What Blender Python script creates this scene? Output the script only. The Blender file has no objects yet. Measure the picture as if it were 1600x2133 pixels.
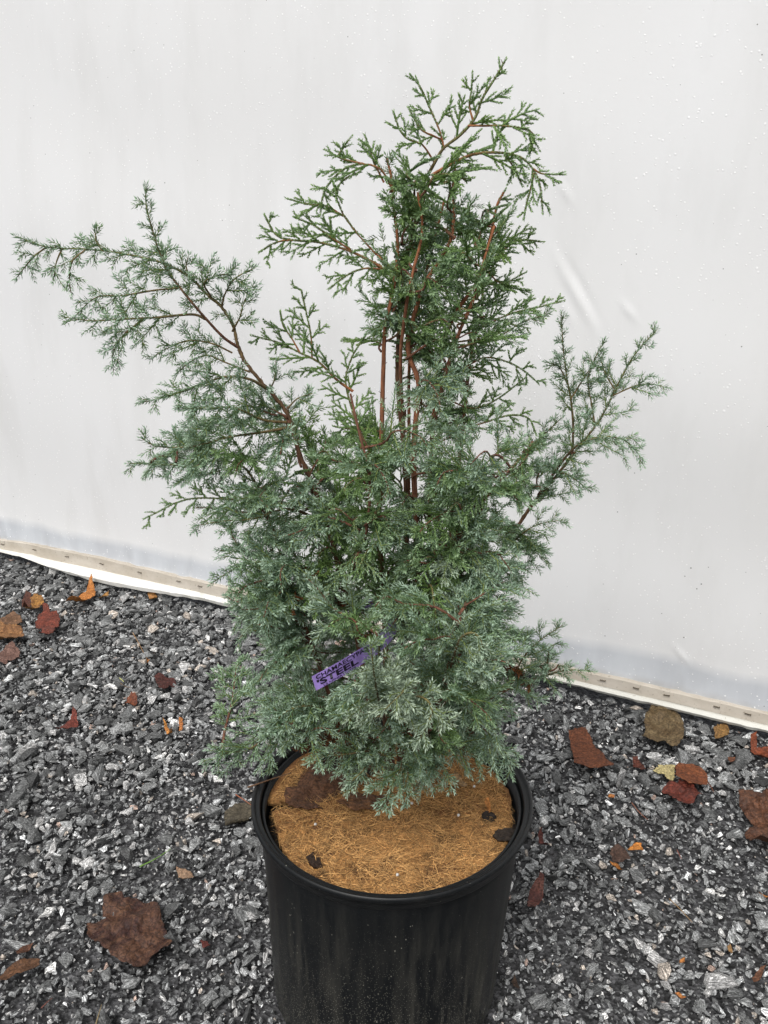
import bpy, bmesh, math, random
import numpy as np
from mathutils import Vector, Matrix, noise
from mathutils.geometry import delaunay_2d_cdt

random.seed(7)
R = np.random.default_rng(11)
S = bpy.context.scene
COL = S.collection

# ------------------------------------------------------------------ camera
F = 1727.0                      # focal length in photo pixels (photo 1600 x 2133)
CAMH = 1.033
PITCH = math.radians(20.0)
cam_d = bpy.data.cameras.new("camera")
cam = bpy.data.objects.new("camera", cam_d)
COL.objects.link(cam)
cam.location = (0, 0, CAMH)
cam.rotation_euler = (math.radians(90) - PITCH, 0, 0)
cam_d.sensor_fit = 'VERTICAL'
cam_d.angle = 2 * math.atan(1066.5 / F)
cam_d.clip_start = 0.02
cam_d.clip_end = 500
S.camera = cam

# ------------------------------------------------------------------ world, sun, exposure
SUN_EL, SUN_AZ = math.radians(58), math.radians(200)
w = bpy.data.worlds.new("World"); S.world = w; w.use_nodes = True
nt = w.node_tree; nt.nodes.clear()
sky = nt.nodes.new('ShaderNodeTexSky'); sky.sky_type = 'NISHITA'; sky.sun_disc = False
sky.sun_elevation = SUN_EL; sky.sun_rotation = SUN_AZ; sky.dust_density = 4.0; sky.air_density = 1.0
hs = nt.nodes.new('ShaderNodeHueSaturation'); hs.inputs['Saturation'].default_value = 0.18
bg = nt.nodes.new('ShaderNodeBackground'); bg.inputs['Strength'].default_value = 0.125
wo = nt.nodes.new('ShaderNodeOutputWorld')
nt.links.new(sky.outputs[0], hs.inputs['Color']); nt.links.new(hs.outputs[0], bg.inputs[0]); nt.links.new(bg.outputs[0], wo.inputs[0])
sun_d = bpy.data.lights.new("sun", 'SUN'); sun_d.energy = 1.5; sun_d.angle = math.radians(28); sun_d.color = (1.0, 0.975, 0.94)
sun = bpy.data.objects.new("sun", sun_d); COL.objects.link(sun)
# sun stands behind the camera's left shoulder, veiled by cloud
sd = Vector((-0.35, -0.72, 1.15)).normalized()
sun.rotation_euler = sd.to_track_quat('Z', 'Y').to_euler()
sky.sun_elevation = math.asin(sd.z); sky.sun_rotation = math.atan2(sd.x, sd.y)
S.view_settings.view_transform = 'Standard'; S.view_settings.look = 'None'
S.view_settings.exposure = 0.0; S.view_settings.gamma = 1.0
EXPOSURE = 0.27
S.view_settings.exposure = EXPOSURE
S.cycles.max_bounces = 8
S.cycles.transparent_max_bounces = 4

# ------------------------------------------------------------------ projection helpers
FW = np.array([0, math.cos(PITCH), -math.sin(PITCH)])
UPV = np.array([0, math.sin(PITCH), math.cos(PITCH)])
CAMP = np.array([0, 0, CAMH])
def ray(px, py):
    return np.array([(px - 800) / F, 0, 0]) + UPV * ((1066.5 - py) / F) + FW
def PY(px, py, Y):
    d = ray(px, py); return CAMP + d * (Y / d[1])
def PZ(px, py, z):
    d = ray(px, py); return CAMP + d * ((z - CAMH) / d[2])
def toph(p):
    q = np.asarray(p) - CAMP
    dz = q @ FW
    return 800 + q[..., 0] / dz * F, 1066.5 - (q @ UPV) / dz * F
def inpoly(x, y, poly):
    x = np.asarray(x, float); y = np.asarray(y, float)
    c = np.zeros(x.shape, bool); n = len(poly)
    for i in range(n):
        x1, y1 = poly[i]; x2, y2 = poly[(i + 1) % n]
        if y1 == y2: continue
        c ^= ((y1 > y) != (y2 > y)) & (x < (x2 - x1) * (y - y1) / (y2 - y1) + x1)
    return c

# ------------------------------------------------------------------ object helpers
def empty(name, loc):
    o = bpy.data.objects.new(name, None); COL.objects.link(o); o.location = loc
    o.empty_display_size = 0.05
    return o
def tag(o, label=None, cat=None, group=None, kind=None):
    if label: o['label'] = label
    if cat: o['category'] = cat
    if group: o['group'] = group
    if kind: o['kind'] = kind
    return o
def npmesh(name, V, faces_n, Fidx, mat, parent=None, colors=None, vecs=None, smooth=False):
    """V (n,3); Fidx flat loop indices; faces_n = verts per face (int) or array of sizes"""
    me = bpy.data.meshes.new(name)
    V = np.asarray(V, np.float32); Fidx = np.asarray(Fidx, np.int32).ravel()
    if parent is not None:
        V = V - np.array(parent.matrix_world.translation if parent.parent else parent.location, np.float32)
    me.vertices.add(len(V)); me.vertices.foreach_set('co', V.ravel())
    me.loops.add(len(Fidx)); me.loops.foreach_set('vertex_index', Fidx)
    if np.isscalar(faces_n):
        nf = len(Fidx) // faces_n
        starts = np.arange(nf, dtype=np.int32) * faces_n
    else:
        faces_n = np.asarray(faces_n, np.int32); nf = len(faces_n)
        starts = np.concatenate([[0], np.cumsum(faces_n)[:-1]]).astype(np.int32)
    me.polygons.add(nf); me.polygons.foreach_set('loop_start', starts)
    if colors is not None:
        a = me.color_attributes.new('col', 'FLOAT_COLOR', 'POINT')
        c = np.ones((len(V), 4), np.float32); c[:, :3] = colors
        a.data.foreach_set('color', c.ravel())
    if vecs is not None:
        a = me.attributes.new('loc', 'FLOAT_VECTOR', 'POINT')
        a.data.foreach_set('vector', np.asarray(vecs, np.float32).ravel())
    me.update(calc_edges=True)
    me.polygons.foreach_set('use_smooth', np.full(nf, smooth, bool))
    me.materials.append(mat)
    o = bpy.data.objects.new(name, me); COL.objects.link(o)
    if parent is not None: o.parent = parent
    return o
def bmobj(name, bm, mat, parent=None, smooth=False):
    me = bpy.data.meshes.new(name)
    if parent is not None:
        off = parent.location
        bmesh.ops.translate(bm, vec=(-off.x, -off.y, -off.z), verts=bm.verts)
    bm.to_mesh(me); bm.free()
    for p in me.polygons: p.use_smooth = smooth
    me.materials.append(mat)
    o = bpy.data.objects.new(name, me); COL.objects.link(o)
    if parent is not None: o.parent = parent
    return o

# ------------------------------------------------------------------ materials
class NT:
    def __init__(s, name):
        s.m = bpy.data.materials.new(name); s.m.use_nodes = True
        s.t = s.m.node_tree; s.t.nodes.clear()
        s.out = s.n('ShaderNodeOutputMaterial'); s.b = s.n('ShaderNodeBsdfPrincipled')
        s.l(s.b.outputs[0], s.out.inputs[0])
    def n(s, typ, **kw):
        x = s.t.nodes.new(typ)
        for k, v in kw.items(): setattr(x, k, v)
        return x
    def l(s, a, b): s.t.links.new(a, b)
    def set(s, **kw):
        for k, v in kw.items():
            s.b.inputs[k.replace('_', ' ')].default_value = v
    def coord(s, kind='Object'): return s.n('ShaderNodeTexCoord').outputs[kind]
    def mapping(s, vec, scale=(1, 1, 1), rot=(0, 0, 0), loc=(0, 0, 0)):
        m = s.n('ShaderNodeMapping'); s.l(vec, m.inputs[0])
        m.inputs['Scale'].default_value = scale; m.inputs['Rotation'].default_value = rot; m.inputs['Location'].default_value = loc
        return m.outputs[0]
    def noise(s, vec, scale, detail=4, rough=0.55, dist=0.0):
        x = s.n('ShaderNodeTexNoise'); s.l(vec, x.inputs['Vector'])
        x.inputs['Scale'].default_value = scale; x.inputs['Detail'].default_value = detail
        x.inputs['Roughness'].default_value = rough; x.inputs['Distortion'].default_value = dist
        return x.outputs['Fac']
    def voro(s, vec, scale, feature='F1', out='Distance', rand=1.0):
        x = s.n('ShaderNodeTexVoronoi', feature=feature); s.l(vec, x.inputs['Vector'])
        x.inputs['Scale'].default_value = scale; x.inputs['Randomness'].default_value = rand
        return x.outputs[out]
    def ramp(s, fac, stops, interp='LINEAR'):
        r = s.n('ShaderNodeValToRGB'); s.l(fac, r.inputs[0]); r.color_ramp.interpolation = interp
        e = r.color_ramp.elements
        while len(e) < len(stops): e.new(0.5)
        for i, (p, c) in enumerate(stops):
            e[i].position = p
            e[i].color = (c, c, c, 1) if np.isscalar(c) else (*c, 1)
        return r.outputs[0]
    def mix(s, fac, a, b, mode='MIX'):
        x = s.n('ShaderNodeMix', data_type='RGBA', blend_type=mode)
        for i, v in ((0, fac), (6, a), (7, b)):
            if isinstance(v, (int, float)): x.inputs[i].default_value = v
            elif isinstance(v, tuple): x.inputs[i].default_value = (*v, 1)
            else: s.l(v, x.inputs[i])
        return x.outputs[2]
    def math(s, op, a, b=0.0, clamp=False):
        x = s.n('ShaderNodeMath', operation=op); x.use_clamp = clamp
        for i, v in ((0, a), (1, b)):
            if isinstance(v, (int, float)): x.inputs[i].default_value = v
            else: s.l(v, x.inputs[i])
        return x.outputs[0]
    def bump(s, h, strength=0.3, dist=0.002):
        x = s.n('ShaderNodeBump'); s.l(h, x.inputs['Height'])
        x.inputs['Strength'].default_value = strength; x.inputs['Distance'].default_value = dist
        s.l(x.outputs[0], s.b.inputs['Normal'])
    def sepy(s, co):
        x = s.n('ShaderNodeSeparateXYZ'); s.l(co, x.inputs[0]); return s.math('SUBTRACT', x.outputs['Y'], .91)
    def color(s, c):
        if isinstance(c, tuple): s.b.inputs['Base Color'].default_value = (*c, 1)
        else: s.l(c, s.b.inputs['Base Color'])
    def attr(s, name, out='Color'):
        a = s.n('ShaderNodeAttribute', attribute_name=name); return a.outputs[out]

def mat_foliage():
    t = NT('foliage'); c = t.attr('col')
    t.color(c); t.set(Roughness=0.55); t.b.inputs['Specular IOR Level'].default_value = 0.35
    tr = t.n('ShaderNodeBsdfTranslucent'); t.l(c, tr.inputs[0])
    mx = t.n('ShaderNodeMixShader'); mx.inputs[0].default_value = 0.22
    t.l(t.b.outputs[0], mx.inputs[1]); t.l(tr.outputs[0], mx.inputs[2]); t.l(mx.outputs[0], t.out.inputs[0])
    return t.m
def mat_bark():
    t = NT('bark'); co = t.coord()
    n1 = t.noise(t.mapping(co, (1, 1, .25)), 320, 5, .65)
    r = t.ramp(n1, [(0.3, .45), (0.55, 1.0), (0.75, 1.7)])
    t.color(t.mix(1.0, t.attr('col'), r, 'MULTIPLY')); t.set(Roughness=0.8)
    t.bump(n1, .7, .0015)
    return t.m
def mat_gravel():
    t = NT('gravel'); lo = t.attr('loc', 'Vector'); c = t.attr('col')
    st = t.noise(t.mapping(lo, (.7, 3.2, 6)), 150, 5, .65, 1.0)
    sp = t.noise(lo, 900, 3, .6)
    r = t.ramp(st, [(0.38, .30), (0.49, .80), (0.56, 1.45), (0.65, 3.0)])
    r2 = t.ramp(sp, [(0.35, .6), (0.65, 1.35)])
    t.color(t.mix(1.0, t.mix(1.0, c, r, 'MULTIPLY'), r2, 'MULTIPLY'))
    t.set(Roughness=0.6); t.b.inputs['Specular IOR Level'].default_value = .45
    t.bump(st, .5, .0012)
    return t.m
def mat_ground():
    t = NT('ground'); co = t.coord()
    v = t.voro(co, 170, out='Color'); d = t.voro(co, 170)
    n = t.noise(co, 60, 4)
    base = t.mix(t.ramp(n, [(.35, 0.), (.7, 1.)]), (0.018, 0.018, 0.019), (0.075, 0.075, 0.078))
    g = t.ramp(v, [(0.2, .35), (.8, 2.2)])
    t.color(t.mix(1.0, base, g, 'MULTIPLY')); t.set(Roughness=0.85); t.bump(d, 1.0, .006)
    return t.m
def mat_film():
    t = NT('film_sheet'); co = t.coord()      # object x = along the wall, z = height
    sep = t.n('ShaderNodeSeparateXYZ'); t.l(co, sep.inputs[0])
    big = t.noise(t.mapping(co, (1, 1, .35)), 2.2, 4, .55)
    st = t.noise(t.mapping(co, (1, 1, .3)), 9, 5, .6)
    # a bluer, greyer strip runs along the foot of the film
    edge = t.noise(t.mapping(co, (1, 1, 1)), 6, 3, .5)
    wav = t.math('MULTIPLY', edge, 0.035)
    h = t.math('ADD', sep.outputs['Z'], wav)
    band = t.ramp(h, [(0.140, 1.0), (0.168, 0.0)])
    base = t.mix(t.ramp(big, [(.35, 0.), (.7, 1.)]), (.785, .79, .795), (.745, .745, .74))
    base = t.mix(t.ramp(st, [(.50, 0.), (.72, .30)]), base, (.62, .62, .61))
    grey = t.mix(t.ramp(st, [(.35, 0.), (.7, 1.)]), (.60, .625, .655), (.49, .51, .54))
    c = t.mix(band, base, grey)
    # grimy line just above the board, with the shadow there painted in
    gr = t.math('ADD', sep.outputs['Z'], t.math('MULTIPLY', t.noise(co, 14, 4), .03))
    grime_shade = t.ramp(gr, [(0.074, .8), (0.100, 0.0)])
    c = t.mix(grime_shade, c, (.33, .32, .30))
    # specks of dirt and beads of water
    v1 = t.voro(co, 34); dens = t.noise(co, 12, 2)
    v1o = t.math('ADD', v1, t.math('MULTIPLY', dens, .10))
    c = t.mix(t.ramp(v1o, [(0.075, .85), (0.085, 0.)]), c, (.14, .14, .13))
    v2 = t.voro(t.mapping(co, loc=(3, 1, 2)), 85)
    v2o = t.math('ADD', v2, t.math('MULTIPLY', t.noise(co, 22, 3), .32))
    drop = t.ramp(v2o, [(0.25, 1.0), (0.30, 0.)])
    c = t.mix(t.math('MULTIPLY', drop, .75), c, (.93, .93, .93))
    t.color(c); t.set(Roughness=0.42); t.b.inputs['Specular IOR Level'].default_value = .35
    fine = t.noise(co, 90, 4, .6)
    hgt = t.math('ADD', t.math('MULTIPLY', fine, .25), drop)
    t.bump(hgt, .35, .0015)
    return t.m
def mat_board(pink=False):
    t = NT('painted_batten'); co = t.coord()
    n = t.noise(t.mapping(co, (.5, 1, 1)), 22, 5, .65); n2 = t.noise(co, 160, 4, .6)
    c = t.mix(t.ramp(n, [(.35, 0.), (.7, 1.)]), (.56, .51, .44), (.42, .37, .30))
    sep = t.n('ShaderNodeSeparateXYZ'); t.l(co, sep.inputs[0])
    pk = t.ramp(t.math('ADD', t.math('MULTIPLY', sep.outputs['X'], -.5), t.math('MULTIPLY', n, .25)), [(.62, 0.), (.80, .85)])
    c = t.mix(pk, c, (.42, .26, .21))
    c = t.mix(t.ramp(n2, [(.62, 0.), (.72, .7)]), c, (.20, .17, .12))
    t.color(c); t.set(Roughness=.75); t.bump(n2, .3, .001)
    return t.m
def mat_flap():
    t = NT('film_hem'); co = t.coord()
    sep = t.n('ShaderNodeSeparateXYZ'); t.l(co, sep.inputs[0])
    n = t.noise(co, 30, 5, .6); n2 = t.noise(co, 190, 3)
    c = t.mix(t.ramp(n, [(.4, 0.), (.75, .6)]), (.80, .795, .76), (.62, .60, .52))
    al = t.ramp(t.math('ADD', t.math('MULTIPLY', sep.outputs['X'], 1.), t.math('MULTIPLY', n, .7)), [(.35, 0.), (.6, 1.), ])
    lowz = t.ramp(t.math('ADD', sep.outputs['Z'], t.math('MULTIPLY', n2, .012)), [(.022, 1.), (.030, 0.)])
    c = t.mix(t.math('MULTIPLY', al, .75), c, (.52, .515, .46))
    c = t.mix(t.math('MULTIPLY', al, lowz), c, (.10, .12, .05))
    c = t.mix(t.ramp(n2, [(.66, 0.), (.72, .7)]), c, (.20, .16, .10))
    t.color(c); t.set(Roughness=.5)
    return t.m
def mat_plastic():
    t = NT('black_pot_plastic'); co = t.coord()
    sep = t.n('ShaderNodeSeparateXYZ'); t.l(co, sep.inputs[0])
    streak = t.noise(t.mapping(co, (1, 1, .09)), 70, 5, .65)
    patch = t.noise(t.mapping(co, (1, 1, .45)), 9, 3, .55)
    low = t.ramp(sep.outputs['Z'], [(.0, 1.0), (.30, .12)])
    dust = t.math('MULTIPLY', t.math('MULTIPLY', t.ramp(streak, [(.42, 0.), (.72, 1.)]), t.ramp(patch, [(.38, .1), (.65, 1.)])), low)
    c = t.mix(t.math('MULTIPLY', dust, .6), (.0065, .0075, .0085), (.17, .16, .13))
    v = t.voro(t.mapping(co, (1, 1, .7)), 150); thr = t.math('ADD', v, t.math('MULTIPLY', t.noise(co, 28, 3), .36))
    thr = t.math('ADD', thr, t.math('MULTIPLY', sep.outputs['Z'], .28))
    c = t.mix(t.ramp(thr, [(.27, .75), (.31, 0.)]), c, (.34, .33, .28))
    v3 = t.voro(t.mapping(co, loc=(5, 2, 1)), 420)
    thr3 = t.math('ADD', v3, t.math('MULTIPLY', sep.outputs['Z'], .9))
    thr3 = t.math('ADD', thr3, t.math('MULTIPLY', patch, .22))
    c = t.mix(t.ramp(thr3, [(.38, .75), (.46, 0.)]), c, (.25, .24, .20))
    t.color(c); r = t.ramp(dust, [(0., .40), (1., .8)]); t.l(r, t.b.inputs['Roughness'])
    t.b.inputs['Specular IOR Level'].default_value = .28
    t.bump(streak, .12, .001)
    return t.m
def mat_coir():
    t = NT('coir'); co = t.coord()
    n = t.noise(co, 26, 5, .62, .6); n2 = t.noise(co, 210, 4, .7, 1.5); n3 = t.noise(t.mapping(co, loc=(3, 3, 3)), 9, 3)
    c = t.mix(t.ramp(n2, [(.3, 0.), (.65, 1.)]), (.25, .110, .032), (.68, .365, .125))
    c = t.mix(t.ramp(n, [(.50, 0.), (.60, .9)]), c, (.085, .034, .013))
    c = t.mix(t.ramp(t.math('ADD', n3, t.math('MULTIPLY', t.sepy(co), 1.1)), [(.42, 0.), (.56, .75)]), c, (.20, .085, .030))  # plant's shade painted into the mat: browner and darker towards the back
    t.color(c); t.set(Roughness=.95); t.bump(n2, .9, .003)
    return t.m
def mat_attr(name, rough=.7, nscale=300, amt=.35, bump=.3):
    t = NT(name); co = t.coord(); n = t.noise(co, nscale, 4, .6)
    r = t.ramp(n, [(.3, 1 - amt), (.7, 1 + amt)])
    t.color(t.mix(1.0, t.attr('col'), r, 'MULTIPLY')); t.set(Roughness=rough); t.bump(n, bump, .001)
    return t.m
LEAFMATS = {}
def mat_leaf(c1, c2, vein=None, rough=.55):
    k = (c1, c2, rough)
    if k in LEAFMATS: return LEAFMATS[k]
    t = NT('dead_leaf'); co = t.coord()
    n = t.noise(co, 38, 5, .6, .8); n2 = t.noise(co, 260, 4, .65)
    c = t.mix(t.ramp(n, [(.38, 0.), (.64, 1.)]), c1, c2)
    r = t.ramp(n2, [(.35, .45), (.65, 1.45)])
    c = t.mix(1.0, c, r, 'MULTIPLY')
    ve = t.voro(t.mapping(co, (1, 1, .2)), 75, feature='DISTANCE_TO_EDGE')
    c = t.mix(t.ramp(ve, [(0., .7), (.06, 0.)]), c, tuple(x * .35 for x in c1))
    t.color(c); t.set(Roughness=rough); t.b.inputs['Specular IOR Level'].default_value = .22; t.bump(t.math('ADD', t.math('ADD', n, t.math('MULTIPLY', n2, .5)), t.math('MULTIPLY', ve, .6)), .9, .004)
    LEAFMATS[k] = t.m
    return t.m
def mat_plain(name, c, rough=.5, metal=0., spec=.5):
    t = NT(name); co = t.coord(); n = t.noise(co, 120, 4)
    t.color(t.mix(t.ramp(n, [(.35, 0.), (.7, 1.)]), c, tuple(x * .75 for x in c)))
    t.set(Roughness=rough, Metallic=metal); t.b.inputs['Specular IOR Level'].default_value = spec
    return t.m
def mat_soil():
    t = NT('potting_soil'); co = t.coord(); n = t.noise(co, 140, 5, .7)
    t.color(t.ramp(n, [(.35, (.010, .008, .006)), (.7, (.045, .032, .022))])); t.set(Roughness=.95); t.bump(n, 1., .005)
    return t.m
M_FOL, M_BARK, M_GRAVEL = mat_foliage(), mat_bark(), mat_gravel()

# ------------------------------------------------------------------ wall frame of reference
g0, g1 = PZ(400, 1246, .012), PZ(1600, 1528, .012)
WU = g1 - g0; WU[2] = 0; WU /= np.linalg.norm(WU)          # along the wall, left to right
WN = np.array([WU[1], -WU[0], 0.0])                        # towards the camera
W0 = g0.copy(); W0[2] = 0
if (CAMP - W0) @ WN < 0: WN = -WN
def onwall(px, py, off=0.0):
    d = ray(px, py); k = ((W0 + WN * off - CAMP) @ WN) / (d @ WN)
    p = CAMP + d * k
    return p
def wall_uv(p): q = p - W0; return q @ WU, p[2]
WALL_ANG = math.atan2(WU[1], WU[0])

XS = [-700, 0, 60, 100, 200, 300, 400, 800, 1180, 1300, 1600, 2300]
TOPY = [985, 1125, 1133, 1141, 1161, 1184, 1208, 1300, 1391, 1418, 1487, 1648]
MIDY = [1000, 1142, 1153, 1163, 1184, 1206, 1228, 1320, 1410, 1438, 1508, 1671]
BOTY = [1006, 1150, 1162, 1181, 1213, 1231, 1246, 1336, 1425, 1455, 1527, 1692]

# ------------------------------------------------------------------ structure: ground sheet
m = mat_ground()
o = npmesh('ground', [(-60, -60, -.006), (60, -60, -.006), (60, 60, -.006), (-60, 60, -.006)], 4, [0, 1, 2, 3], m)
tag(o, kind='structure')

# ------------------------------------------------------------------ greenhouse wall
wall = empty('greenhouse_wall', tuple(W0)); wall.rotation_euler = (0, 0, WALL_ANG)
tag(wall, 'white plastic-film greenhouse wall stapled along a base board behind the potted shrub', 'wall')
def wl(u, v, n): return (u, -n, v)      # local coords: x along, -y towards camera, z up
bumps = []
for (px, py, lx, ly, amp) in [(1205, 612, .007, .030, .0050), (1218, 598, .006, .026, -.0035), (1190, 655, .006, .020, .0045), (1200, 672, .006, .018, -.0025),
                              (1315, 647, .006, .008, .0040), (1182, 400, .005, .011, .0035), (1420, 1360, .006, .008, .005)]:
    u, v = wall_uv(onwall(px, py)); bumps.append((u, v, lx, ly, amp))
us = np.concatenate([np.arange(-5, -1.2, .1), np.arange(-1.2, 2.2, .006), np.arange(2.2, 5.01, .1)])
vs = np.concatenate([np.arange(.04, .2, .006), np.arange(.2, 1.75, .006), np.arange(1.75, 2.81, .1)])
UU, VV = np.meshgrid(us, vs)
NN = np.zeros_like(UU)
rr = random.Random(3)
for k in range(26):
    fx, fz = rr.uniform(.6, 5), rr.uniform(.3, 3.0); ph = rr.uniform(0, 6.3)
    NN += .0016 / (1 + .35 * fx) * np.sin(UU * fx * 2 + VV * fz * 2 + ph) * np.sin(VV * fz * 3 + ph * 2)
NN += .02 * np.exp(-((VV - .8) / .6) ** 2)                     # film bellies out a little
for (u, v, lx, ly, amp) in bumps:
    a = math.radians(32)
    du = (UU - u) * math.cos(a) - (VV - v) * math.sin(a) * -1; dv = -(UU - u) * math.sin(a) * -1 + (VV - v) * math.cos(a)
    NN += .62 * amp * np.exp(-(du / lx) ** 2 - (dv / ly) ** 2)
# small pleats radiating up from the staples
for k in range(90):
    u = rr.uniform(-1.2, 2.2); lean = rr.uniform(-.5, .5); hh = rr.uniform(.03, .10); wd = rr.uniform(.006, .02)
    NN += rr.uniform(-.004, .004) * np.exp(-((UU - u - lean * (VV - .05)) / wd) ** 2) * np.exp(-((VV - .05) / hh) ** 2)
NN += .010 * np.clip(1 - (VV - .05) / .12, 0, 1) ** 2
nu, nv = len(us), len(vs)
V = np.stack([UU.ravel(), -NN.ravel(), VV.ravel()], 1)
ii = (np.arange(nv - 1)[:, None] * nu + np.arange(nu - 1)[None]).ravel()
Fi = np.stack([ii, ii + 1, ii + nu + 1, ii + nu], 1)
def wallpart(name, V, fn, Fi, mat, smooth=False, **k):
    o = npmesh(name, V, fn, Fi, mat, None, smooth=smooth, **k); o.parent = wall; return o
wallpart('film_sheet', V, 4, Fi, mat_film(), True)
def to_local(p):
    q = np.asarray(p) - W0
    return np.array([q @ WU, -(q @ WN), q[2]])
# board + hem, cross-sections swept along the wall
sx = np.arange(-700, 2300, 12.)
def sweep(name, offs, mat):
    """offs(px) -> list of (x,y,z) local section points (closed)"""
    rows = [offs(x) for x in sx]; k = len(rows[0])
    V = np.array(rows).reshape(-1, 3); n = len(rows); F_ = []
    for i in range(n - 1):
        for j in range(k):
            a, b = i * k + j, i * k + (j + 1) % k
            F_.append((a, b, b + k, a + k))
    return wallpart(name, V, 4, F_, mat, False)
def wob(x, s, a): return a * noise.noise(Vector((x * s, 3.3, 1.7)))
def board_sec(x):
    t = to_local(onwall(x, np.interp(x, XS, TOPY) + wob(x, .02, 2.0), .022)); b = to_local(onwall(x, np.interp(x, XS, MIDY) + 2 + wob(x, .015, 1.5), .024))
    return [(t[0], -.004, t[2]), (t[0], -.020, t[2]), (t[0], -.022, t[2] - .002), (b[0], -.024, b[2]), (b[0], -.004, b[2])]
def hem_sec(x):
    m_ = to_local(onwall(x, np.interp(x, XS, MIDY), .020)); left = np.interp(x, [0, 60, 430, 520], [1, 1, 1, 0])
    bulge = .030 + .022 * left * math.sin(max(0, min(1, (x + 50) / 480)) * math.pi)
    b = to_local(onwall(x, np.interp(x, XS, BOTY) + wob(x, .05, 3.0), bulge))
    mz, bz = m_[2], max(b[2], .004)
    mid = (mz + bz) / 2
    return [(m_[0], -.018, mz), (m_[0], -.0275 - .3 * (bulge - .03), mz - .002), (m_[0], -bulge - .004, mid), (b[0], -bulge, bz), (b[0], -bulge + .006, bz), (b[0], -.006, bz + .004), (m_[0], -.006, mz - .004)]
sweep('batten', board_sec, mat_board()); sweep('film_hem', hem_sec, mat_flap())
M_ST = mat_plain('rusty_staple', (.20, .17, .13), .5, .6)
def interp(x, Y): return float(np.interp(x, XS, Y))
for px in (6, 72, 140, 212, 291, 372, 417, 560, 1256, 1325, 1389, 1493, 1558, 1690):
    yy = (interp(px, TOPY) * .55 + interp(px, MIDY) * .45)
    c = to_local(onwall(px, yy, .024)); bm = bmesh.new()
    def bx(dx, dz, sx_, sy_, sz_):
        r = bmesh.ops.create_cube(bm, size=1); vv = r['verts']
        bmesh.ops.scale(bm, vec=(sx_, sy_, sz_), verts=vv); bmesh.ops.translate(bm, vec=(c[0] + dx, c[1] - .0015, c[2] + dz), verts=vv)
    bx(0, 0, .012, .0018, .0016); bx(-.0055, 0, .0014, .005, .0014); bx(.0055, 0, .0014, .005, .0014)
    bmesh.ops.rotate(bm, cent=Vector(c), matrix=Matrix.Rotation(rr.uniform(-.12, .12), 3, 'Y'), verts=bm.verts)
    me = bpy.data.meshes.new('staple'); bm.to_mesh(me); bm.free(); me.materials.append(M_ST)
    o = bpy.data.objects.new('staple', me); COL.objects.link(o); o.parent = wall

# ------------------------------------------------------------------ pot
POTC = np.array([.0106, .891, 0.0]); RIMZ = .32
pot = empty('nursery_pot', (POTC[0], POTC[1], 0)); tag(pot, 'large round black plastic nursery pot with dusty scuffed sides standing on gravel', 'plant pot')
M_POT = mat_plastic()
def lathe(name, prof, mat, seg=128, wobf=None, smooth=True):
    V = []; F_ = []
    for (r, z) in prof:
        lean = -.010 * (RIMZ - z) / RIMZ
        for k in range(seg):
            a = 2 * math.pi * k / seg
            rr_ = r + (wobf(a, z) if wobf else 0)
            V.append((POTC[0] + lean + rr_ * math.cos(a), POTC[1] + rr_ * math.sin(a), z))
    n = len(prof)
    for i in range(n - 1):
        for k in range(seg):
            a, b = i * seg + k, i * seg + (k + 1) % seg
            F_.append((a, b, b + seg, a + seg))
    return npmesh(name, V, 4, F_, mat, pot, smooth=smooth)
def wobf(a, z): return .0012 * math.sin(2 * a + .6) * (1 if z > .05 else .5) + .0003 * math.cos(36 * a) * (1 if .02 < z < .26 else 0)
prof = [(.0, .004), (.150, .004), (.1535, .006), (.156, .014), (.1575, .05), (.160, .12), (.1635, .20), (.1665, .262), (.1672, .280), (.1672, .312), (.1640, .312), (.1610, .25), (.157, .15), (.153, .02), (0, .012)]
lathe('pot_body', prof, M_POT, 192, wobf)
rim = [(.1672, .300), (.1745, .300), (.1758, .3010), (.1764, .303), (.1776, .312), (.1800, .3135), (.1812, .3160), (.1812, .3190), (.1800, .3210), (.1782, .3216), (.1768, .3206), (.1762, .3180), (.1742, .3170), (.1725, .3180), (.1712, .3182), (.1700, .3168), (.1690, .3120), (.1684, .304), (.1660, .301), (.1655, .298), (.1672, .300)]
lathe('pot_rim', rim, M_POT, 192, lambda a, z: .0009 * math.sin(2 * a + .6))

# potting soil and the coir mat
m = mat_soil(); V = []; F_ = []; N = 90
soil_z = .283
for i in range(24):
    r = .1638 * i / 23
    for k in range(N):
        a = 2 * math.pi * k / N; x, y = POTC[0] + r * math.cos(a), POTC[1] + r * math.sin(a)
        V.append((x, y, soil_z + .005 * noise.noise(Vector((x * 60, y * 60, 0))) - (.003 if i == 23 else 0)))
for i in range(23):
    for k in range(N):
        a, b = i * N + k, i * N + (k + 1) % N; F_.append((a, b, b + N, a + N))
o = npmesh('potting_soil', V, 4, F_, m, smooth=True); tag(o, 'dark crumbly potting soil showing round the edge of the coir mat', 'soil', kind='stuff')

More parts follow.
